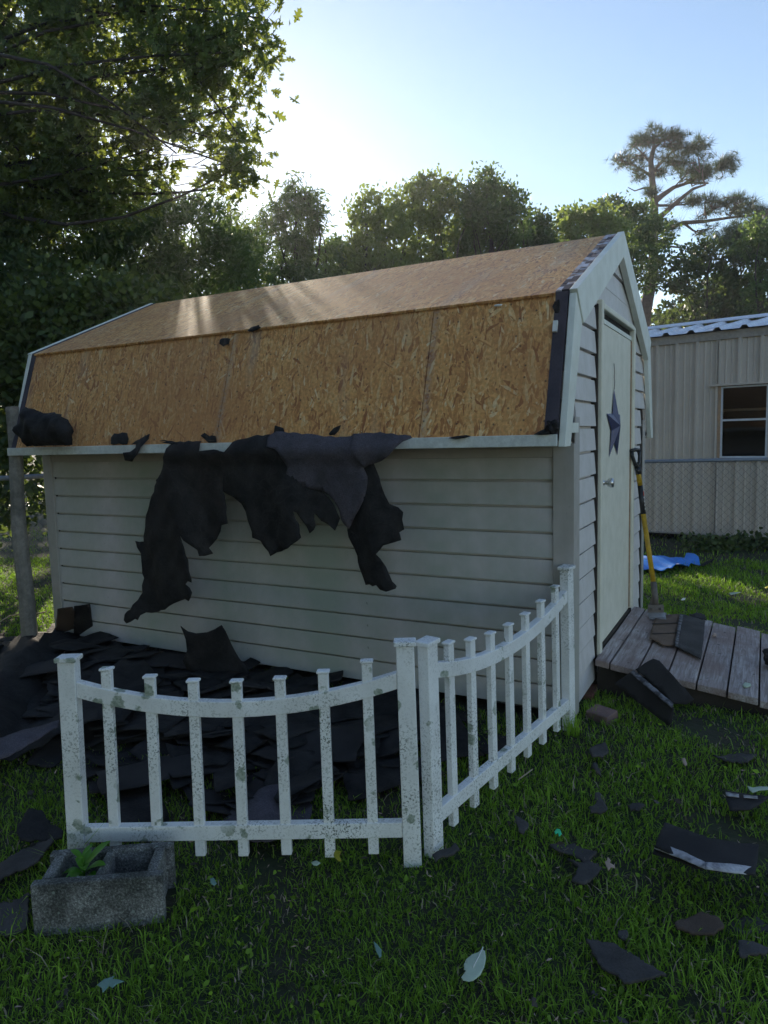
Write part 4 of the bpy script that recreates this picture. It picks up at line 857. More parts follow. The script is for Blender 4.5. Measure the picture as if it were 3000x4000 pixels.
# ------------------------------------------------------------------ bricks by the shed corner
def brick(label, c, yaw, mat, z, tilt=0.0, hl=0.098):
    o = MB().box(-hl, hl, -0.046, 0.046, -0.029, 0.029).build('brick', mat, None, bev=0.006); o.location = (c[0], c[1], z); o.rotation_euler = (tilt, 0, yaw); return tag(o, label, 'brick')
c = onz(2350, 2660, 0.0); brick('dark brick on top of the orange one under the shed wall', (c[0] - 0.02, c[1] + 0.04, 0), math.radians(96), BRICK_DARK, 0.035)
c = onz(2300, 2720, -0.02); brick('orange-red brick half buried under the edge of the shed wall', (c[0] - 0.02, c[1] + 0.06, 0), math.radians(92), BRICK, -0.030)
c = onz(2352, 2800, -0.01); brick('loose pink brick lying in the grass in front of the shed corner', (c[0], c[1]), math.radians(-24), BRICK_PINK, -0.004, 0.15, 0.062)

# ------------------------------------------------------------------ shingle shovel
shv = thing('roofing_shovel', 'yellow-handled shingle shovel with black grip leaning on the shed wall', 'shovel', (0.16, 1.66, 0.15))
top = onx(2494, 1850, 0.055); bot = onx(2554, 2285, 0.165); dv = top - bot; dv /= np.linalg.norm(dv)
q0 = onx(2500, 1895, 0.058); q1 = onx(2513, 2008, 0.085)
MB().tube([q1, bot], 0.0165, 10).build('shaft', YELLOW, shv, sm=True)
MB().tube([top, q0], 0.0170, 10).build('upper_sleeve', YELLOW, shv, sm=True); MB().tube([q0, q1], 0.0172, 10).build('printed_sleeve', BLACKP, shv, sm=True)
sd = np.array([0.0, 1.0, 0.0]); pz = q0 + (q1 - q0) * 0.22; fr = np.cross(sd, dv); fr = fr / np.linalg.norm(fr) * (1 if np.dot(np.cross(sd, dv), CAM - pz) > 0 else -1)
MB().obox(pz + fr * 0.0155 - sd * 0.009, sd * 0.018, dv * -0.03, fr * 0.003).build('red_mark', REDP, shv)
for k in range(4): MB().obox(q0 + (q1 - q0) * (0.42 + k * 0.13) + fr * 0.0150 - sd * 0.008, sd * 0.016, dv * -0.008, fr * 0.003).build('pale_print', WHITEP, shv)
# D-grip: socket, two arms, cross bar
sd2 = np.array([0.35, 0.94, 0.0]); g0 = top; gp = lambda s, h: g0 + sd2 * s + dv * h
mb = MB(); mb.tube([gp(0, -0.005), gp(0, 0.045)], [0.0195, 0.020], 10); mb.tube([gp(0, 0.035), gp(-0.030, 0.075), gp(-0.046, 0.12), gp(-0.044, 0.155)], [0.016, 0.012, 0.011, 0.012], 8); mb.tube([gp(0, 0.035), gp(0.030, 0.075), gp(0.046, 0.12), gp(0.044, 0.155)], [0.016, 0.012, 0.011, 0.012], 8); mb.tube([gp(-0.052, 0.156), gp(0, 0.162), gp(0.052, 0.156)], 0.0135, 8)
mb.build('grip', BLACKP, shv, sm=True)
sk = onx(2562, 2362, 0.185); MB().tube([bot + dv * 0.02, (bot + sk) / 2, sk], [0.020, 0.021, 0.019], 10).build('socket', IRON, shv, sm=True)
wv = np.array([0.90, 0.42, 0]); wv /= np.linalg.norm(wv); pb = onx(2541, 2398, 0.17); dn = np.array([0.05, -0.13, -0.99]); dn /= np.linalg.norm(dn); nv = np.cross(wv, dn)
hw = 0.052
MB().obox(sk - wv * hw + dn * 0.0, wv * 2 * hw, dn * 0.055, nv * 0.006).build('blade_plate', IRON, shv, bev=0.002)
for s in (-0.028, 0.028): MB().lathe(sk + wv * s + dn * 0.028 - nv * 0.006, -nv if np.dot(nv, CAM - sk) < 0 else nv, [(0, 0.009), (0.016, 0.009), (0.020, 0.005)], 8).build('bolt', IRON, shv)
tdir = np.array([0.30, -0.80, -0.42]); tdir /= np.linalg.norm(tdir); e0 = sk + dn * 0.052
mb = MB(); tn = np.cross(wv, tdir); mb.obox(e0 - wv * hw * 1.05, wv * hw * 2.1, tdir * 0.045, tn * 0.004)
for k in range(13): mb.obox(e0 - wv * hw * 1.05 + wv * hw * 2.1 * (k + 0.15) / 13 + tdir * 0.0452, wv * hw * 2.1 * 0.55 / 13, tdir * 0.022, tn * 0.004)
mb.build('toothed_edge', m_plain('worn_blade', (0.38, 0.37, 0.37), 0.4, 0.5, 0.6), shv)
fv = np.array([-0.75, 0.65, 0.0]); MB().prism([sk + dn * -0.10 + fv * 0.012, sk + dn * 0.045 + fv * 0.015, sk + dn * 0.045 + fv * 0.085], wv * 0.012).build('fulcrum', IRON, shv)

# ------------------------------------------------------------------ leaning wooden pole
pb_ = onz(113, 2500, 0.085); dpt = RW @ (pb_ - CAM); pt_ = far(44, 1592, dpt[2] * 1.01); mb = MB(); pts = [pb_ + (pt_ - pb_) * t + np.array([0.006 * math.sin(t * 9), 0.006 * math.cos(t * 7), 0]) for t in np.linspace(-0.12, 1, 14)]
mb.tube(pts, [0.053 - 0.010 * i / 13 + rnd.uniform(-0.002, 0.002) for i in range(14)], 12); tag(mb.build('wooden_pole', POLE, None, sm=False), 'grey weathered round wooden pole standing at the left shed corner', 'pole')

# ------------------------------------------------------------------ chain-link fences
def chain_link(label, a, b, h, zb, cell=0.043):
    a = np.array(a, float); b = np.array(b, float); L = np.linalg.norm(b - a); d = (b - a) / L; n = np.array([-d[1], d[0], 0]); T = thing('chain_link_fence', label, 'fence', (*((a + b) / 2)[:2], zb))
    P = lambda s, z, o=0.0: np.array([*(a + d * s)[:2], 0]) * np.array([1, 1, 0]) + np.array([n[0] * o, n[1] * o, zb + z])
    MB().tube([P(-0.1, h), P(L + 0.1, h)], 0.021, 8).build('top_rail', RAIL, T, sm=True)
    for s in (0.02, L - 0.02): MB().tube([P(s, -0.2, 0.03), P(s, h + 0.03, 0.03)], 0.024, 8).build('post', RAIL, T, sm=True)
    mb = MB(); nx = int(L / cell); nz = int(h / cell)
    for i in range(nx): mb.tube([P((i + 0.5 + (0.5 if (k + i) % 2 else -0.5)) * cell, h - 0.01 - k * cell * 0.98, 0.004 * (1 if (k + i) % 2 else -1)) for k in range(nz + 1)], 0.0020, 3, False)
    o = mb.build('wire_mesh', GALV, T); o['kind'] = 'stuff'
    return T
fd_ = np.array([-0.949, -0.316]); fc_ = far(2700, 1700, 8.2)[:2]
chain_link('chain-link fence in front of the tan metal building', (*(fc_ + fd_ * 1.6), 0), (*(fc_ - fd_ * 2.3), 0), 1.07, -0.04)
l0 = far(-250, 1872, 5.6); l1 = far(330, 1850, 6.4)
chain_link('dark chain-link fence behind the wooden pole left of the shed', l0, l1, 1.17, -0.03)

# ------------------------------------------------------------------ tan metal building behind the fence
bd_ = np.array([0.984, -0.18, 0.0]); bd_ /= np.linalg.norm(bd_); bn = np.array([bd_[1], -bd_[0], 0.0]); bn = bn if bn[1] < 0 else -bn; BP = far(2700, 1700, 9.0); BP[2] = 0
bld = thing('metal_building', 'tan ribbed metal building with a white metal roof behind the chain-link fence', 'building', tuple(BP))
def bpnt(s, z, o=0.0): return BP + bd_ * s + bn * o + np.array([0, 0, z])
ZB, ZT = 0.075, 2.46; S0, S1 = -2.2, 3.6
WS0, WS1, WZ0, WZ1 = 0.305, 0.86, 1.03, 1.905       # window opening
def bbox(s0, s1, z0, z1, o0, o1, name, mat, parent, bev=0): return MB().obox(bpnt(s0, z0, o0), bd_ * (s1 - s0), bn * (o1 - o0), (0, 0, z1 - z0)).build(name, mat, parent, bev=bev)
def ribbed(s0, s1, z0, z1):
    """one profiled sheet: major rib every 0.241 m, two minor ribs between"""
    prof = []; k0 = int(math.floor(s0 / 0.241)) - 1
    for k in range(k0, int(s1 / 0.241) + 2):
        c = k * 0.241 + 0.06
        for ds, o in ((-0.024, 0), (-0.016, 0.038), (0.012, 0.038), (0.024, 0), (0.072, 0), (0.080, 0.009), (0.090, 0.009), (0.098, 0), (0.142, 0), (0.150, 0.009), (0.160, 0.009), (0.168, 0)): prof.append((c + ds, o))
    prof = [(s, o) for s, o in prof if s0 < s < s1]; prof = [(s0, 0)] + prof + [(s1, 0)]; V = []; n = len(prof)
    for s, o in prof: V += [bpnt(s, z0, o), bpnt(s, z1, o)]
    for s, o in ((s1, -0.012), (s0, -0.012)): V += [bpnt(s, z0, o), bpnt(s, z1, o)]
    m = n + 2; fs = [(2 * i, 2 * ((i + 1) % m), 2 * ((i + 1) % m) + 1, 2 * i + 1) for i in range(m)] + [tuple(2 * i for i in range(m))[::-1], tuple(2 * i + 1 for i in range(m))]
    return MB().poly(V, fs).build('wall_sheet', METALW, bld)
ribbed(S0, WS0 - 0.0, ZB, ZT); ribbed(WS0 + 0.001, WS1, ZB, WZ0); ribbed(WS0 + 0.001, WS1, WZ1, ZT); ribbed(WS1 + 0.001, S1, ZB, ZT)
bbox(S0, S1, ZB - 0.02, ZB - 0.001, -0.01, 0.032, 'base_trim', METALT, bld); bbox(S0, S1, ZT + 0.001, ZT + 0.10, -0.02, 0.03, 'eave_trim', METALT, bld)
bbox(S0, S1, -0.2, ZB - 0.021, -0.30, -0.28, 'crawl_space_shade', DARKIN, bld); bbox(S0, S1, ZB + 0.002, ZB + 0.05, -2.9, -0.02, 'floor_frame', DARKIN, bld)  # black sheet painted as the shade beneath the floor
bbox(S0 - 0.01, S0, ZB, ZT, -2.9, -0.02, 'side_wall', METALW, bld); bbox(S1, S1 + 0.01, ZB, ZT, -2.9, -0.02, 'side_wall', METALW, bld); bbox(S0, S1, ZB + 0.06, ZT, -2.92, -2.9, 'rear_wall', DARKIN, bld)
bbox(S0, S1, ZT - 0.01, ZT, -2.88, -0.02, 'ceiling', DARKIN, bld)
# roof sheets with raised ribs, rising to a ridge cap
rs0, rise = 0.10, 0.176
def roofp(s, w, h=0.0): return bpnt(s, ZT + 0.105 + (w) * rise + h, rs0 - w)
prof = []; 
for k in range(-10, 16):
    c = k * 0.30
    for ds, h in ((-0.05, 0), (-0.022, 0.034), (0.022, 0.034), (0.05, 0)): prof.append((c + ds, h))
prof = [(s, h) for s, h in prof if S0 - 0.1 < s < S1 + 0.1]; V = []
for s, h in prof: V += [roofp(s, 0, h), roofp(s, 1.55, h)]
MB().poly(V, [(2 * i, 2 * i + 2, 2 * i + 3, 2 * i + 1) for i in range(len(prof) - 1)]).build('roof_sheet', METALR, bld)
mb = MB(); V = [roofp(S0 - 0.1, 1.46, 0.045), roofp(S1 + 0.1, 1.46, 0.045), roofp(S1 + 0.1, 1.62, 0.075), roofp(S0 - 0.1, 1.62, 0.075), roofp(S0 - 0.1, 1.46, 0.036), roofp(S1 + 0.1, 1.46, 0.036), roofp(S1 + 0.1, 1.62, 0.06), roofp(S0 - 0.1, 1.62, 0.06)]
mb.poly(V, [(0, 1, 2, 3), (7, 6, 5, 4), (0, 4, 5, 1), (1, 5, 6, 2), (2, 6, 7, 3), (3, 7, 4, 0)]).build('ridge_cap', METALR, bld)
V = []
for s, h in prof: V += [roofp(s, 1.60, h), bpnt(s, ZT + 0.11 + h, -2.95)]
MB().poly(V, [(2 * i, 2 * i + 2, 2 * i + 3, 2 * i + 1) for i in range(len(prof) - 1)]).build('roof_sheet', METALR, bld)
# window
win = bbox(WS0 + 0.035, WS0 + 0.055, WZ0 + 0.02, WZ1 - 0.03, -0.03, 0.004, 'window', ALU, bld)
bbox(WS1 - 0.02, WS1 - 0.001, WZ0 + 0.02, WZ1 - 0.03, -0.03, 0.004, 'frame_bar', ALU, win)
zm = (WZ0 + WZ1) / 2 + 0.02
bbox(WS0 + 0.0555, WS1 - 0.0205, zm - 0.012, zm + 0.012, -0.025, 0.006, 'frame_bar', ALU, win); bbox(WS0 + 0.0355, WS1 - 0.0005, WZ0, WZ0 + 0.019, -0.03, 0.008, 'frame_bar', ALU, win); bbox(WS0 + 0.0355, WS1 - 0.0005, WZ1 - 0.029, WZ1 - 0.010, -0.03, 0.004, 'frame_bar', ALU, win)
gm, gnt, gb = mat_base('window_glass'); tr = nd(gnt, 'ShaderNodeBsdfTransparent'); gl = nd(gnt, 'ShaderNodeBsdfGlossy', Roughness=0.03); fr_ = nd(gnt, 'ShaderNodeFresnel', IOR=1.45); mx = nd(gnt, 'ShaderNodeMixShader')
tr.inputs['Color'].default_value = (0.8, 0.85, 0.85, 1); gnt.links.new(fr_.outputs[0], mx.inputs[0]); gnt.links.new(tr.outputs[0], mx.inputs[1]); gnt.links.new(gl.outputs[0], mx.inputs[2]); gnt.links.new(mx.outputs[0], gnt.nodes['Material Output'].inputs['Surface'])
bbox(WS0 + 0.056, WS1 - 0.021, WZ0 + 0.0195, zm - 0.0125, -0.020, -0.015, 'pane', gm, win); bbox(WS0 + 0.056, WS1 - 0.021, zm + 0.0125, WZ1 - 0.0295, -0.012, -0.007, 'pane', gm, win)
bbox(WS0 + 0.002, WS0 + 0.0345, WZ0 - 0.01, WZ1, -0.02, 0.012, 'wood_jamb', RAWWOOD, bld); bbox(WS0 - 0.10, WS1 + 0.12, WZ1 - 0.002, WZ1 + 0.020, 0.0, 0.045, 'drip_flashing', METALW, bld); bbox(WS0 - 0.06, WS1 + 0.1, WZ0 - 0.035, WZ0 - 0.012, 0.002, 0.035, 'window_sill', METALT, bld)
tag(bbox(WS0 - 0.1, WS1 + 0.2, 1.60, 1.63, -0.55, -0.35, 'wall_shelf', RAWWOOD, None), 'orange wooden shelf seen through the upper window pane', 'shelf')

# ------------------------------------------------------------------ blue tarp on the far lawn
tp = [(2470, 2166), (2508, 2172), (2521, 2170), (2525, 2182), (2560, 2173), (2600, 2173), (2650, 2180), (2672, 2178), (2680, 2171), (2710, 2170), (2728, 2180), (2737, 2195), (2720, 2195), (2700, 2190), (2690, 2200), (2686, 2214), (2655, 2216), (2640, 2211), (2600, 2222), (2550, 2224), (2507, 2219), (2470, 2215)]
piece('blue_tarp', 'crumpled bright blue tarp lying on the far lawn behind the shed', 'tarp', tp, gzf(0.06), TARP, 4, 0.1, 0.034, 0.003)
piece('felt_scrap', 'long dark felt strip on the grass at the right end of the blue tarp', 'roofing felt', [(2735, 2208), (2750, 2196), (2790, 2182), (2788, 2188), (2760, 2204), (2745, 2212)], gzf(0.05), FELT, 8, 0.1, 0.004)

# ------------------------------------------------------------------ fallen leaves and litter
def gpiece(name, lab, cat, px, mat, h=0.05, step=7, rise=0.006): return piece(name, lab, cat, px, gzf(h), mat, step, 0.05, rise, 0.0015)
pl = thing('fallen_leaf', 'large pale oval leaf lying underside up in the foreground grass', 'leaf', tuple(on_ground(1850, 3770, 0.05)))
piece('blade', None, None, crop([(802, 1168), (820, 1180), (827, 1225), (815, 1285), (790, 1335), (745, 1372), (715, 1378), (680, 1370), (667, 1350), (690, 1318), (698, 1308), (685, 1302), (683, 1270), (700, 1235), (735, 1205), (775, 1190)], cb), gzf(0.055), PALELEAF, 9, 0.04, 0.004, 0.0015, parent=pl)
piece('midrib', None, None, crop([(806, 1150), (810, 1156), (800, 1180), (745, 1290), (741, 1288), (795, 1178)], cb), gzf(0.0575), WHITEP, 9, 0.0, 0.004, 0.002, parent=pl)
gpiece('fallen_leaf', 'blue-green lobed leaf in the lower left foreground grass', 'leaf', crop([(448, 640), (480, 615), (530, 604), (520, 618), (545, 622), (575, 634), (540, 645), (520, 662), (505, 650), (475, 680), (470, 655)], (0, 3300), 0.8439), TEALLEAF)
gpiece('fallen_leaf', 'tan oak leaf beside the dark boot-shaped shingle scrap', 'leaf', crop([(600, 610), (615, 605), (620, 580), (640, 605), (635, 620), (665, 640), (668, 655), (640, 648), (625, 668), (612, 640)], c7), BROWNLEAF)
gpiece('fallen_leaf', 'small grey-green folded leaf left of the large pale leaf', 'leaf', crop([(98, 1130), (120, 1150), (150, 1185), (150, 1225), (138, 1238), (112, 1190)], cb), TEALLEAF)
gpiece('fallen_leaf', 'yellow-green leaf under the bottom rail near the middle posts', 'leaf', crop([(748, 1705), (800, 1712), (785, 1745), (800, 1785), (775, 1780), (745, 1750)], (900, 2400), 0.5425), YELLOWLEAF)
gpiece('fallen_leaf', 'little teal leaf on the grass in front of the bottom rail', 'leaf', crop([(1360, 1715), (1385, 1710), (1405, 1745), (1390, 1760), (1365, 1745)], (0, 2400)), TEALLEAF)
gpiece('fallen_leaf', 'pale grey crumpled leaf under the bottom rail left of the yellow-green one', 'leaf', crop([(580, 1790), (620, 1780), (650, 1800), (625, 1815), (600, 1812)], (900, 2400), 0.5425), PALELEAF)
gpiece('fallen_leaf', 'pale grey-green leaf lying across the pale-tabbed shingle at the right edge', 'leaf', crop([(1525, 118), (1560, 130), (1600, 125), (1665, 130), (1665, 150), (1600, 150), (1560, 165), (1540, 150)], c7), PALELEAF, 0.085)
gpiece('fallen_leaf', 'pale leaf on the far lawn right of the shovel', 'leaf', crop([(1200, 805), (1230, 800), (1345, 793), (1290, 815), (1220, 832)], (2450, 2050), 0.3315), PALELEAF, 0.06, 5)
gpiece('fallen_leaf', 'whitish curled leaf on the far lawn near the shovel', 'leaf', crop([(630, 885), (660, 860), (690, 862), (680, 885), (650, 892)], (2450, 2050), 0.3315), WHITEP, 0.06, 4)
gpiece('fallen_leaf', 'yellow leaf at the right edge of the far lawn', 'leaf', crop([(1620, 745), (1659, 725), (1670, 745), (1640, 760)], (2450, 2050), 0.3315), YELLOWLEAF, 0.06, 4)
gpiece('fallen_leaf', 'small tan leaf on the grass near the right edge below the ramp', 'leaf', crop([(1100, 1605), (1120, 1600), (1135, 1640), (1125, 1655), (1108, 1635)], c6), BROWNLEAF, 0.05, 6)
gpiece('plastic_bit', 'bright green plastic bit in the grass', 'litter', crop([(275, 400), (290, 380), (312, 385), (322, 415), (305, 435), (298, 408), (282, 420)], c7), GREENP, 0.06, 6)
for lab, pxs in [('long pale stick lying on the grass left of the pole', [(0, 2428), (40, 2405), (85, 2397)]), ('short pale stick between the pole and the shed corner', [(138, 2397), (160, 2394), (178, 2390)]), ('thin pale twig in the grass beside the side fence panel', [(2025, 3045), (2060, 3020), (2080, 3005)])]:
    tag(MB().tube([on_ground(u, v, 0.06) for u, v in pxs], 0.006 if 'twig' not in lab else 0.003, 6).build('stick', STRAWM, None, sm=True), lab, 'stick')

# ------------------------------------------------------------------ grass
def grass():
    N = 760000
    # candidate points: denser close to the camera
    r = 0.9 + 13.0 * rng.uniform(0, 1, N) ** 1.75; th = rng.uniform(-1.05, 1.05, N); fwd = math.atan2(RW[2][0], RW[2][1])
    x = CAM[0] + r * np.sin(fwd + th); y = CAM[1] + r * np.cos(fwd + th)
    z = gz(x, y); u, v, dpt = project(np.stack([x, y, z], 1))
    k = (u > -1100) & (u < 4300) & (v < 4700) & (dpt > 0.5)
    k &= ~((x > -3.85) & (x < 0.0) & (y > -0.02) & (y < 2.25))                      # under the shed
    k &= ~((x > 0.0) & (x < 1.33) & (y > 0.47) & (y < 1.77))                         # under the ramp
    o = np.array([-1.154, -2.108]); a2 = np.array([0.835, 0.551]); rel = np.stack([x, y], 1) - o; la = rel @ a2; lb = rel @ np.array([-0.551, 0.835])
    k &= ~((la > -0.01) & (la < 0.405) & (lb > -0.01) & (lb < 0.205))                # under the block
    bare = hash_noise(x * 1.3 + 3, y * 1.3, 2.1) + 0.6 * hash_noise(x, y, 6.3) + 0.35 * rng.normal(size=N)
    k &= bare < 0.70
    yard = (y < -0.1) & (y > -1.2) & (x < -0.9) & (x > -4.2); k &= ~(yard & (rng.uniform(0, 1, N) < 0.8))
    k &= ~((y > 5.0 + 0.33 * (x - 0.4)) & (rng.uniform(0, 1, N) < 0.9))                   # worn strip behind the chain-link fence
    k &= rng.uniform(0, 1, N) < np.clip(0.36 + 0.10 * r, 0, 1)
    x, y, z, r = x[k], y[k], z[k], r[k]; N = len(x)
    lush = 0.5 + 0.5 * hash_noise(x + 4, y - 2, 1.9)
    h = rng.uniform(0.016, 0.044, N) * (0.7 + 0.7 * lush) * np.where(y > 2.3, 1.25, 1.0); h[rng.uniform(0, 1, N) < 0.03] *= 1.7
    w = rng.uniform(0.0011, 0.0026, N) * (0.8 + 0.14 * r)
    ang = rng.uniform(0, 2 * math.pi, N); lean = rng.uniform(0.15, 1.3, N) * h
    dx, dy = np.cos(ang), np.sin(ang); face = ang + math.pi / 2 + rng.normal(size=N) * 0.4; sx, sy = np.cos(face) * w, np.sin(face) * w
    base = np.stack([x, y, z - 0.005], 1)
    L = np.stack([dx * lean * 0.35, dy * lean * 0.35, h * 0.6], 1); T = np.stack([dx * lean, dy * lean, h * rng.uniform(0.7, 1.0, N)], 1); S = np.stack([sx, sy, np.zeros(N)], 1)
    V = np.stack([base - S, base + S, base + L + S * 0.8, base + L - S * 0.8, base + T], 1).reshape(-1, 3)
    q = np.arange(N)[:, None] * 5; loops = np.concatenate([q + np.array([[0, 1, 2, 3]]), q + np.array([[3, 2, 4]])], 1).ravel()
    tot = np.tile(np.array([4, 3]), N); st = np.concatenate([[0], np.cumsum(tot)[:-1]])
    me = bpy.data.meshes.new('grass'); me.vertices.add(len(V)); me.vertices.foreach_set('co', V.ravel().astype(np.float32)); me.loops.add(len(loops)); me.loops.foreach_set('vertex_index', loops.astype(np.int32))
    me.polygons.add(len(tot)); me.polygons.foreach_set('loop_start', st.astype(np.int32)); me.polygons.foreach_set('loop_total', tot.astype(np.int32)); me.update(calc_edges=True)
    t = np.clip(rng.uniform(0, 1, N) ** 1.3 * (0.45 + 0.95 * lush) + 0.03, 0, 1)
    me.materials.append(GRASSM); me.materials.append(STRAWM)
    straw = (rng.uniform(0, 1, N) < 0.025 + 0.10 * (bare[k] > 0.35)); mi = np.repeat(straw.astype(np.int32), 2); me.polygons.foreach_set('material_index', mi)
    at = me.attributes.new('tint', 'FLOAT', 'POINT'); at.data.foreach_set('value', np.repeat(t, 5).astype(np.float32))
    print('grass blades', N)
    tag(link('grass', me), 'short uneven lawn grass with bare patches', 'grass', None, 'stuff')
grass()
def scatter(name, label, n, size, kind, mat, flat, hgt):
    r = 0.9 + 7.0 * rng.uniform(0, 1, n) ** 1.5; th = rng.uniform(-0.8, 0.8, n); fwd = math.atan2(RW[2][0], RW[2][1]); x = CAM[0] + r * np.sin(fwd + th); y = CAM[1] + r * np.cos(fwd + th)
    k = ~((x > -3.85) & (x < 0.02) & (y > -0.05) & (y < 2.25)) & ~((x > 0.0) & (x < 1.33) & (y > 0.45) & (y < 1.8)) & (hash_noise(x * 1.7, y * 1.9 + 5, 2.2) + 0.5 * rng.normal(size=n) > 0.1)
    x, y = x[k], y[k]; P = np.stack([x, y, gz(x, y) + rng.uniform(0.0, hgt, len(x))], 1); out = rng.normal(size=P.shape) * np.array([1, 1, flat]) * 2.5
    o = leaf_cloud(name, P, size, kind, mat, up=0.0, out=out); tag(o, label, 'plant' if 'clover' in name else 'litter', None, 'stuff')
scatter('lawn_clover', 'small broad-leaved weeds growing between the grass blades', 7000, 0.022, 'oval', GRASSM, 0.25, 0.035)
scatter('lawn_thatch', 'dry brown bits of leaf and thatch between the grass blades', 9000, 0.020, 'lance', BROWNLEAF, 0.15, 0.03)
scatter('shingle_crumbs', 'small dark crumbs of broken shingle strewn over the lawn', 700, 0.030, 'diamond', SCRAP, 0.15, 0.045)
def tuft(label, base, n, hgt, spread=0.4):
    V = []; Fc = []; base = np.array(base, float)
    for i in range(n):
        a = rnd.uniform(0, 6.28); L = hgt * rnd.uniform(0.5, 1.1); s = np.array([-math.sin(a), math.cos(a), 0]) * 0.0022; d = np.array([math.cos(a), math.sin(a), 0]) * L * spread * rnd.uniform(0.3, 1.6); b0 = base + np.array([rnd.gauss(0, 0.02), rnd.gauss(0, 0.02), -0.01]); q = len(V)
        V += [tuple(b0 - s), tuple(b0 + s), tuple(b0 + d * 0.35 + s + np.array([0, 0, L * 0.6])), tuple(b0 + d * 0.35 - s + np.array([0, 0, L * 0.6])), tuple(b0 + d + np.array([0, 0, L * 0.95]))]; Fc += [(q, q + 1, q + 2, q + 3), (q + 3, q + 2, q + 4)]
    tag(tint_mesh(V, Fc, 'grass_tuft', GRASSM, None, 0.7), label, 'grass')
tuft('tall grass tuft behind the concrete block at the left fence post', (-1.27, -1.90, -0.10), 34, 0.20, 0.5)
tuft('grass tuft at the foot of the side fence panel near the shed corner', (0.02, -0.12, -0.03), 40, 0.12)
tuft('grass tuft growing by the orange brick at the shed corner', (0.07, 0.13, -0.03), 40, 0.11)

# ------------------------------------------------------------------ trees and hedges
SUNC = np.array(SUNV)
def sun_gap(rad):
    def f(p):
        d = p - CAM; t = d @ SUNC; q = d - t[:, None] * SUNC; return np.linalg.norm(q, axis=1) > rad * (0.6 + 0.4 * np.sin(np.arctan2(q[:, 2], q[:, 0]) * 3 + 1))
    return f
def roof_gap(p):
    """openings in the canopy through which the low sun rakes the upper roof slope"""
    m = (AZ - BZ) / (AY - BY); s = SUNC; k = s[2] - s[1] * m; h = p[:, 2] - BZ - (p[:, 1] - BY) * m
    t1 = (p[:, 1] - AY) / s[1]; t2 = (p[:, 1] - BY) / s[1]; t = np.maximum((t1 + t2) / 2, 0.01); x = p[:, 0] - t * s[0]
    hit = (h > k * t1 - 0.14) & (h < k * t2 + 0.14) & (x > -3.8) & (x < 0.1)
    lit = ((x > -2.0) & (x < -1.5)) | ((x > -2.95) & (x < -2.6)) | ((x > -1.3) & (hash_noise(x * 2.2, h * 3, 2.6) > -0.45))
    return ~(hit & (rng.uniform(0, 1, len(x)) < np.where(lit, 0.85, 0.45)))
# big oak whose branches hang into the picture from the upper left
ok = [blob(-150, -250, 9.0, 300, 250, 250), blob(300, -220, 8.6, 320, 230, 300), blob(760, -200, 8.2, 260, 160, 220), blob(-120, 300, 9.0, 260, 350, 300), blob(90, 120, 8.6, 260, 200, 260), blob(400, 90, 8.2, 230, 180, 230), blob(660, 60, 7.9, 190, 160, 190), blob(870, 30, 7.7, 140, 150, 150), blob(1010, 70, 7.4, 85, 100, 90), blob(980, 200, 7.4, 80, 60, 80), blob(720, 260, 7.9, 190, 130, 180), blob(890, 260, 7.6, 100, 70, 100),
      blob(140, 400, 8.4, 240, 150, 230), blob(420, 340, 8.1, 200, 130, 200), blob(560, 470, 8.0, 150, 90, 150), blob(760, 410, 7.8, 100, 90, 110), blob(940, 405, 7.6, 42, 28, 40), blob(830, 540, 7.7, 100, 75, 100), blob(930, 525, 7.5, 45, 40, 50), blob(960, 640, 7.5, 52, 55, 60), blob(880, 640, 7.6, 80, 70, 90), blob(100, 620, 8.6, 260, 130, 240), blob(380, 590, 8.2, 190, 110, 180), blob(600, 585, 8.0, 90, 35, 90), blob(600, 660, 8.0, 75, 50, 90), blob(420, 760, 8.4, 170, 90, 150), blob(120, 800, 8.8, 250, 110, 200), blob(835, 735, 7.7, 50, 42, 60), blob(690, 600, 7.9, 55, 24, 60)]
ob = far(-1700, 1700, 9.5); oak = tree('oak_tree', 'large oak with lobed leaves hanging into the sky at the upper left', (ob[0], ob[1], -0.03), 0.11, ok, 22000, 0.135, 'oak', OAKM, clump=0.14, per=24, keep=lambda p: sun_gap(0.38)(p) & roof_gap(p), up=-0.1, twigs=5, shell=0.35, low=0.72, bend=0.10)
# hedge of shrubs and vines behind the left half of the shed
hz = [('wide shrub below the sun with glossy leaves behind the shed', far(430, 1700, 11.0), [blob(250, 900, 10.6, 330, 170, 200), blob(560, 860, 10.8, 240, 130, 200), blob(760, 880, 11.0, 170, 110, 180), blob(430, 1080, 10.4, 380, 160, 200), blob(780, 1060, 10.8, 260, 170, 200), blob(600, 1280, 10.5, 400, 200, 200), blob(120, 760, 10.8, 300, 120, 200), blob(640, 960, 10.6, 300, 100, 180), blob(900, 1000, 11.2, 120, 110, 150)], 30000, 0.13, 'lance', TREEM),
      ('vine-covered yellow-green shrub beside the left roof edge', far(330, 1700, 8.4), [blob(380, 1200, 8.2, 220, 90, 150), blob(180, 1290, 8.0, 200, 120, 150), blob(40, 1330, 7.8, 170, 150, 150), blob(520, 1180, 8.6, 140, 70, 130), blob(200, 1480, 8.0, 260, 180, 170)], 11000, 0.095, 'oval', HEDGEM),
      ('dark bush filling the left edge of the photo behind the pole', far(-150, 1750, 8.6), [blob(-60, 1050, 9.2, 300, 220, 220), blob(60, 1130, 8.8, 200, 150, 180), blob(-220, 1400, 8.4, 280, 300, 220), blob(40, 1600, 8.2, 200, 220, 170), blob(60, 1850, 8.0, 220, 200, 170), blob(-300, 1800, 8.2, 260, 260, 200)], 15000, 0.10, 'oval', WOODM)]
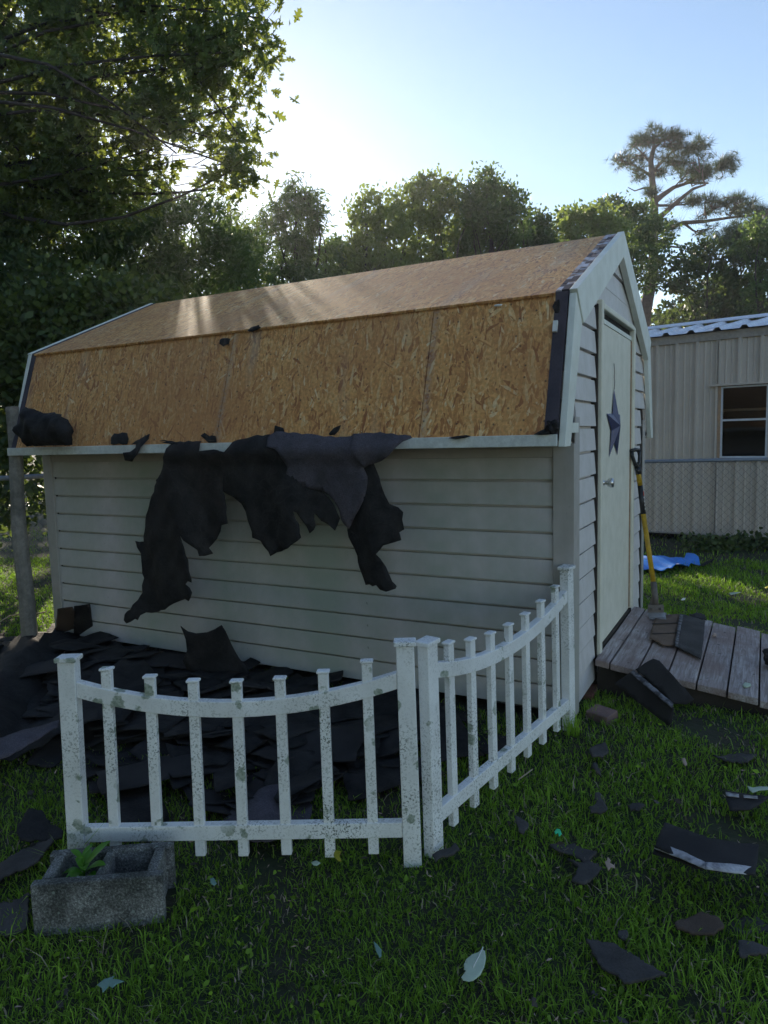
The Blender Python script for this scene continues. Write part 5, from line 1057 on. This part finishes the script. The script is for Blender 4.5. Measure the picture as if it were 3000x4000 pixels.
for lab, b, bl, n, s, kd, m in hz: tree('hedge_shrub', lab, (b[0], b[1], -0.03), 0.07, bl, n, s, kd, m, 'shrubs behind the shed', 0.13, 18, keep=lambda p: sun_gap(0.5)(p) & roof_gap(p), cat='shrub')
# row of trees behind the shed roof
def T(label, base, depth, bl, n, size, kind, mat, droop=0.0, up=0.3, clump=0.11, r=0.12, name='broadleaf_tree', per=24, shell=0.4):
    b = far(base, 1750, depth); return tree(name, label, (b[0], b[1], -0.03), r, [blob(u, v, depth + dd, ru * 0.86, rv * 0.86) for u, v, ru, rv, dd in bl], int(n * 0.75), size * 0.8, kind, mat, 'trees behind the shed roof', clump, per, droop=droop, up=up, shell=shell, keep=lambda p: roof_gap(p) & sun_gap(0.6)(p))
T('small wispy tree just right of the sun', 940, 15, [(905, 930, 60, 90, 0), (960, 960, 60, 90, 0.5), (900, 830, 22, 45, 0), (985, 890, 26, 40, 0), (930, 1080, 110, 130, 0)], 6000, 0.15, 'lance', TREEY, 0.5, 0.0)
T('rounded tree with drooping willow-like leaves right of the sun', 1160, 16, [(1155, 740, 65, 50, 0), (1110, 790, 60, 60, 0), (1200, 800, 60, 60, 0.4), (1060, 850, 55, 70, 0), (1160, 880, 100, 90, 0), (1245, 870, 50, 65, 0), (1110, 990, 130, 110, 0), (1230, 990, 90, 110, 0.6), (1160, 1130, 170, 120, 0)], 12000, 0.20, 'lance', TREEM, 0.9, 0.0)
T('low dark tree between the drooping tree and the spiky one', 1320, 18, [(1330, 970, 45, 50, 0), (1350, 1030, 80, 80, 0), (1290, 1050, 80, 80, 0), (1330, 1150, 120, 100, 0)], 6000, 0.14, 'oval', TREEM)
T('upright tree with spiky leaders in the middle of the row', 1480, 17, [(1425, 770, 22, 50, 0), (1385, 830, 20, 55, 0), (1475, 800, 22, 55, 0), (1545, 790, 26, 60, 0.3), (1430, 880, 65, 70, 0), (1520, 880, 70, 80, 0), (1590, 850, 45, 70, 0.4), (1440, 990, 100, 90, 0), (1560, 980, 90, 90, 0), (1500, 1090, 160, 100, 0)], 11000, 0.14, 'oval', TREEY, 0, 0.9)
T('airy tree with a visible forked trunk in the row', 1700, 17.5, [(1680, 730, 60, 45, 0), (1620, 760, 50, 45, 0), (1750, 745, 50, 50, 0), (1680, 800, 90, 60, 0), (1760, 830, 55, 50, 0), (1650, 880, 70, 50, 0), (1720, 910, 60, 50, 0), (1640, 1000, 90, 60, 0), (1700, 1030, 60, 50, 0)], 8000, 0.13, 'oval', TREEY, clump=0.12)
T('tallest rounded dark tree in the row behind the roof', 1900, 17, [(1895, 710, 50, 50, 0), (1880, 770, 70, 55, 0), (1960, 780, 65, 60, 0.3), (1830, 790, 45, 50, 0), (2010, 820, 60, 60, 0), (1900, 850, 100, 60, 0), (1850, 870, 50, 40, 0), (2000, 900, 80, 60, 0), (1930, 950, 90, 50, 0.5)], 10500, 0.125, 'oval', TREEM, clump=0.12)
T('bushy reddish-green tree half hidden by the roof', 1790, 18.5, [(1790, 920, 60, 45, 0), (1830, 960, 80, 60, 0), (1760, 990, 70, 60, 0)], 4000, 0.13, 'oval', TREEM)
T('short dark tree right of the tallest one', 2100, 18, [(2090, 870, 40, 40, 0), (2110, 910, 55, 50, 0), (2060, 940, 60, 50, 0), (2130, 960, 50, 50, 0)], 4500, 0.13, 'oval', WOODM)
T('yellow-green tree left of the pine trunk', 2250, 20, [(2240, 870, 70, 40, 0), (2330, 860, 80, 50, 0), (2200, 910, 60, 40, 0), (2300, 930, 120, 60, 0), (2400, 920, 80, 80, 0)], 7500, 0.14, 'oval', TREEY)
T('tall dark tree behind the pine trunk', 2420, 23, [(2370, 800, 50, 35, 0), (2430, 830, 60, 45, 0), (2500, 840, 60, 50, 0), (2290, 840, 45, 30, 0), (2230, 840, 40, 30, 0), (2450, 930, 100, 70, 0), (2560, 920, 80, 70, 0), (2480, 1060, 130, 100, 0)], 9500, 0.16, 'oval', TREEM)
T('dark leafy tree right of the pine trunk above the metal roof', 2760, 22, [(2700, 1010, 100, 60, 0), (2800, 990, 110, 60, 0), (2650, 1080, 90, 70, 0), (2760, 1120, 150, 90, 0), (2880, 1100, 110, 90, 0), (2700, 1230, 170, 80, 0), (2880, 1220, 150, 80, 0)], 11000, 0.17, 'oval', WOODM)
T('leafy tree at the right edge behind the second pine', 2990, 20, [(2980, 900, 70, 80, 0), (2930, 950, 60, 60, 0), (3020, 1010, 90, 90, 0), (3010, 1180, 110, 110, 0)], 7000, 0.15, 'oval', TREEM)
# pines
def pine(label, base_uv, depth, trunk, rad, limbs, cl, n, size):
    P = lambda u, v, d=0.0: far(u, v, depth + d)
    b = P(*base_uv); b[2] = -0.03; Tn = thing('pine_tree', label, 'tree', tuple(b), 'pines behind the metal building')
    mb = MB(); tp = [b] + [P(u, v) for u, v in trunk]; mb.tube(tp, np.linspace(rad * 1.15, rad * 0.3, len(tp)), 10)
    for lp, r0 in limbs: mb.tube([P(u, v, d) for u, v, d in lp], np.linspace(r0, r0 * 0.3, len(lp)), 6, False)
    pts = []
    for u, v, ru, rv, q in cl:
        B = blob(u, v, depth + rnd.uniform(-0.7, 0.7), ru, rv); c = np.array(B[:3]); rr = np.array(B[3:6]); m = int(n * q)
        src = min((np.array(P(uu, vv, dd)) for lp, _ in limbs for uu, vv, dd in lp), key=lambda s: np.linalg.norm(s - c))
        for k in range(max(4, m // 9)):
            d = rng.normal(size=3); d /= np.linalg.norm(d); e = c + d * rr * rng.uniform(0.35, 1.0)
            mb.tube(branch_path(src + (c - src) * rng.uniform(0, 0.9), e, 0.10, 4), [0.03, 0.024, 0.018, 0.01], 4, False)
            pts.append(e + rng.normal(size=(rng.poisson(9), 3)) * np.array([0.12, 0.12, 0.06]))
    mb.build('trunk', PINEBARK, Tn, sm=True); pts = np.concatenate(pts); leaf_cloud('crown', pts, size, 'tuft', PINEM, Tn, up=0.6)
def cc(l, s=0.5425, o=(2100, 450)): return [(o[0] + p[0] * s, o[1] + p[1] * s) + tuple(p[2:]) for p in l]
ptr = cc([(750, 1600), (765, 1480), (790, 1330), (830, 1150), (835, 1000), (838, 800), (842, 620), (825, 470), (815, 330), (840, 220)])
plm = [(cc([(850, 615, 0), (900, 575, .2), (980, 520, .4), (1090, 485, .6), (1230, 490, .6)]), .11), (cc([(850, 760, 0), (920, 700, -.3), (1020, 610, -.6), (1120, 530, -.8), (1210, 500, -.8)]), .10), (cc([(850, 850, 0), (940, 815, .3), (1050, 775, .5), (1200, 765, .6), (1380, 738, .7), (1560, 720, .7)]), .11), (cc([(825, 520, 0), (760, 525, .3), (700, 545, .3), (650, 520, .3)]), .04),
       (cc([(820, 440, 0), (760, 400, -.3), (690, 360, -.4), (600, 320, -.4)]), .06), (cc([(815, 340, 0), (760, 280, .2), (700, 220, .3)]), .05), (cc([(835, 400, 0), (900, 330, .3), (980, 250, .4), (1100, 230, .4)]), .06), (cc([(860, 650, 0), (960, 650, .5), (1080, 640, .7), (1180, 620, .7)]), .05), (cc([(865, 960, 0), (950, 945, .3), (1050, 955, .4), (1150, 1000, .4)]), .05), (cc([(1050, 775, .5), (1120, 830, .6), (1220, 870, .6)]), .05), (cc([(840, 240, 0), (900, 180, 0), (960, 140, 0)]), .05), (cc([(1050, 500, .5), (1150, 420, .7), (1300, 380, .7)]), .06)]
pcl = [(u, v, ru * .5425, rv * .5425, q) for (u, v), ru, rv, q in [(cc([p[:2]])[0], p[2], p[3], p[4]) for p in [(700, 180, 90, 60, .05), (830, 190, 110, 80, .08), (960, 160, 100, 70, .07), (1010, 230, 110, 80, .08), (1150, 230, 90, 70, .06), (620, 320, 90, 70, .055), (720, 300, 80, 60, .05), (680, 420, 80, 50, .03), (900, 380, 80, 60, .04), (1000, 340, 110, 50, .05), (1130, 320, 90, 40, .03), (1200, 420, 130, 60, .08), (1340, 390, 110, 80, .08), (1400, 320, 70, 40, .035), (1080, 450, 110, 50, .05), (1000, 620, 110, 40, .03), (1150, 600, 110, 40, .04), (1300, 630, 130, 50, .05), (1430, 610, 110, 50, .05), (1520, 680, 90, 45, .04), (1200, 690, 160, 40, .035), (1380, 690, 110, 35, .03), (1180, 830, 110, 40, .03), (1320, 850, 110, 45, .03), (800, 560, 25, 30, .006), (940, 820, 60, 35, .012)]]]
pine('tall crooked pine with bare trunk rising behind the metal building', (2505, 1700), 25, ptr, 0.23, plm, pcl, 1350, 0.33)
p2t = cc([(1545, 1500), (1570, 1400), (1600, 1150), (1620, 980), (1640, 830), (1650, 700)])
p2l = [(cc([(1610, 1060, 0), (1530, 1010, .2), (1460, 1040, .3)]), .05), (cc([(1620, 960, 0), (1550, 900, .2), (1450, 880, .3), (1330, 890, .3)]), .06), (cc([(1640, 830, 0), (1600, 760, .2), (1560, 740, .2)]), .05), (cc([(1640, 900, 0), (1700, 850, 0), (1760, 830, 0)]), .05), (cc([(1600, 1150, 0), (1540, 1180, .2), (1480, 1200, .2)]), .04)]
p2c = [(u, v, ru * .5425, rv * .5425, q) for (u, v), ru, rv, q in [(cc([p[:2]])[0], p[2], p[3], p[4]) for p in [(1620, 690, 70, 50, .12), (1560, 790, 80, 60, .12), (1440, 830, 90, 50, .12), (1400, 920, 110, 50, .12), (1500, 900, 90, 50, .1), (1470, 1040, 70, 40, .08), (1540, 1000, 70, 50, .08), (1500, 1190, 60, 30, .05), (1700, 800, 90, 80, .12), (1680, 950, 80, 70, .1)]]]
pine('thinner pine cut by the right edge of the photo', (2930, 1700), 22, p2t, 0.14, p2l, p2c, 800, 0.30)
# far wood closing the view behind everything
def far_wood():
    pts = []; n = 34000; u = rng.uniform(-1500, 4300, n); d = rng.uniform(28, 36, n); top = 1180 + 60 * np.sin(u * 0.006) + 40 * np.sin(u * 0.017 + 1) + np.where(u < 700, -60, 0) + np.where((u > 1250) & (u < 2150), 60, 0)
    v = top + (1720 - top) * rng.uniform(0, 1, n) ** 1.15
    P = np.array([far(a, b, c) for a, b, c in zip(u, v, d)]); P = P[P[:, 2] > 0.0]
    o = leaf_cloud('far_wood', P, 0.42, 'diamond', WOODM); tag(o, 'dark mass of far trees closing the view behind the yard', 'wood', None, 'stuff')
far_wood()
# undergrowth along the foot of the metal building
for i, (u, lab) in enumerate([(2780, 'low weeds at the foot of the metal building behind the chain-link fence'), (2940, 'weeds climbing the chain-link fence at the right edge of the photo')]):
    b = far(u, 2120, 8.3); pts, _ = hull_points([(b[0], b[1], 0.03, 0.28, 0.12, 0.10)], 500, 0.06, 8); pts = pts[pts[:, 2] > -0.02]; tag(leaf_cloud('weed_clump', pts, 0.06, 'oval', WOODM), lab, 'plant', None, 'stuff')
# unseen tall trees added behind the viewpoint to shade the long wall
for i, (x, y, h, r, lab) in enumerate([(-11, -10.5, 9.5, 3.6, 'leftmost tree behind the viewpoint'), (-5.5, -11.5, 10.5, 3.8, 'second tree from the left behind the viewpoint'), (-0.2, -12, 9.5, 3.4, 'third tree from the left behind the viewpoint'), (-16, -5, 9.5, 3.6, 'tree beyond the left side of the yard behind the viewpoint')]):
    tree('broadleaf_tree', lab, (x, y, -0.1), 0.22, [(x, y, h * 0.45, r, r, h * 0.3), (x + 1, y + 0.5, h * 0.65, r * 0.8, r * 0.8, h * 0.25), (x - 1.2, y, h * 0.3, r * 0.9, r * 0.8, h * 0.25)], 3500, 0.5, 'oval', WOODM, 'trees behind the viewpoint', 0.5, 12)

# ------------------------------------------------------------------ morning haze, also added for a lens-like glow around the sun
hb = MB().box(-70, 70, -12, 75, -1.3, 17.0)
hm = bpy.data.materials.new('haze_air'); hm.use_nodes = True; hn = hm.node_tree; hn.nodes.clear()
ho = hn.nodes.new('ShaderNodeOutputMaterial'); hv = hn.nodes.new('ShaderNodeVolumePrincipled')
hv.inputs['Color'].default_value = (0.92, 0.94, 1.0, 1); hv.inputs['Density'].default_value = 0.0013; hv.inputs['Anisotropy'].default_value = 0.55
hn.links.new(hv.outputs[0], ho.inputs['Volume'])
tag(hb.build('haze', hm), 'thin morning haze in the air', 'haze', None, 'stuff')
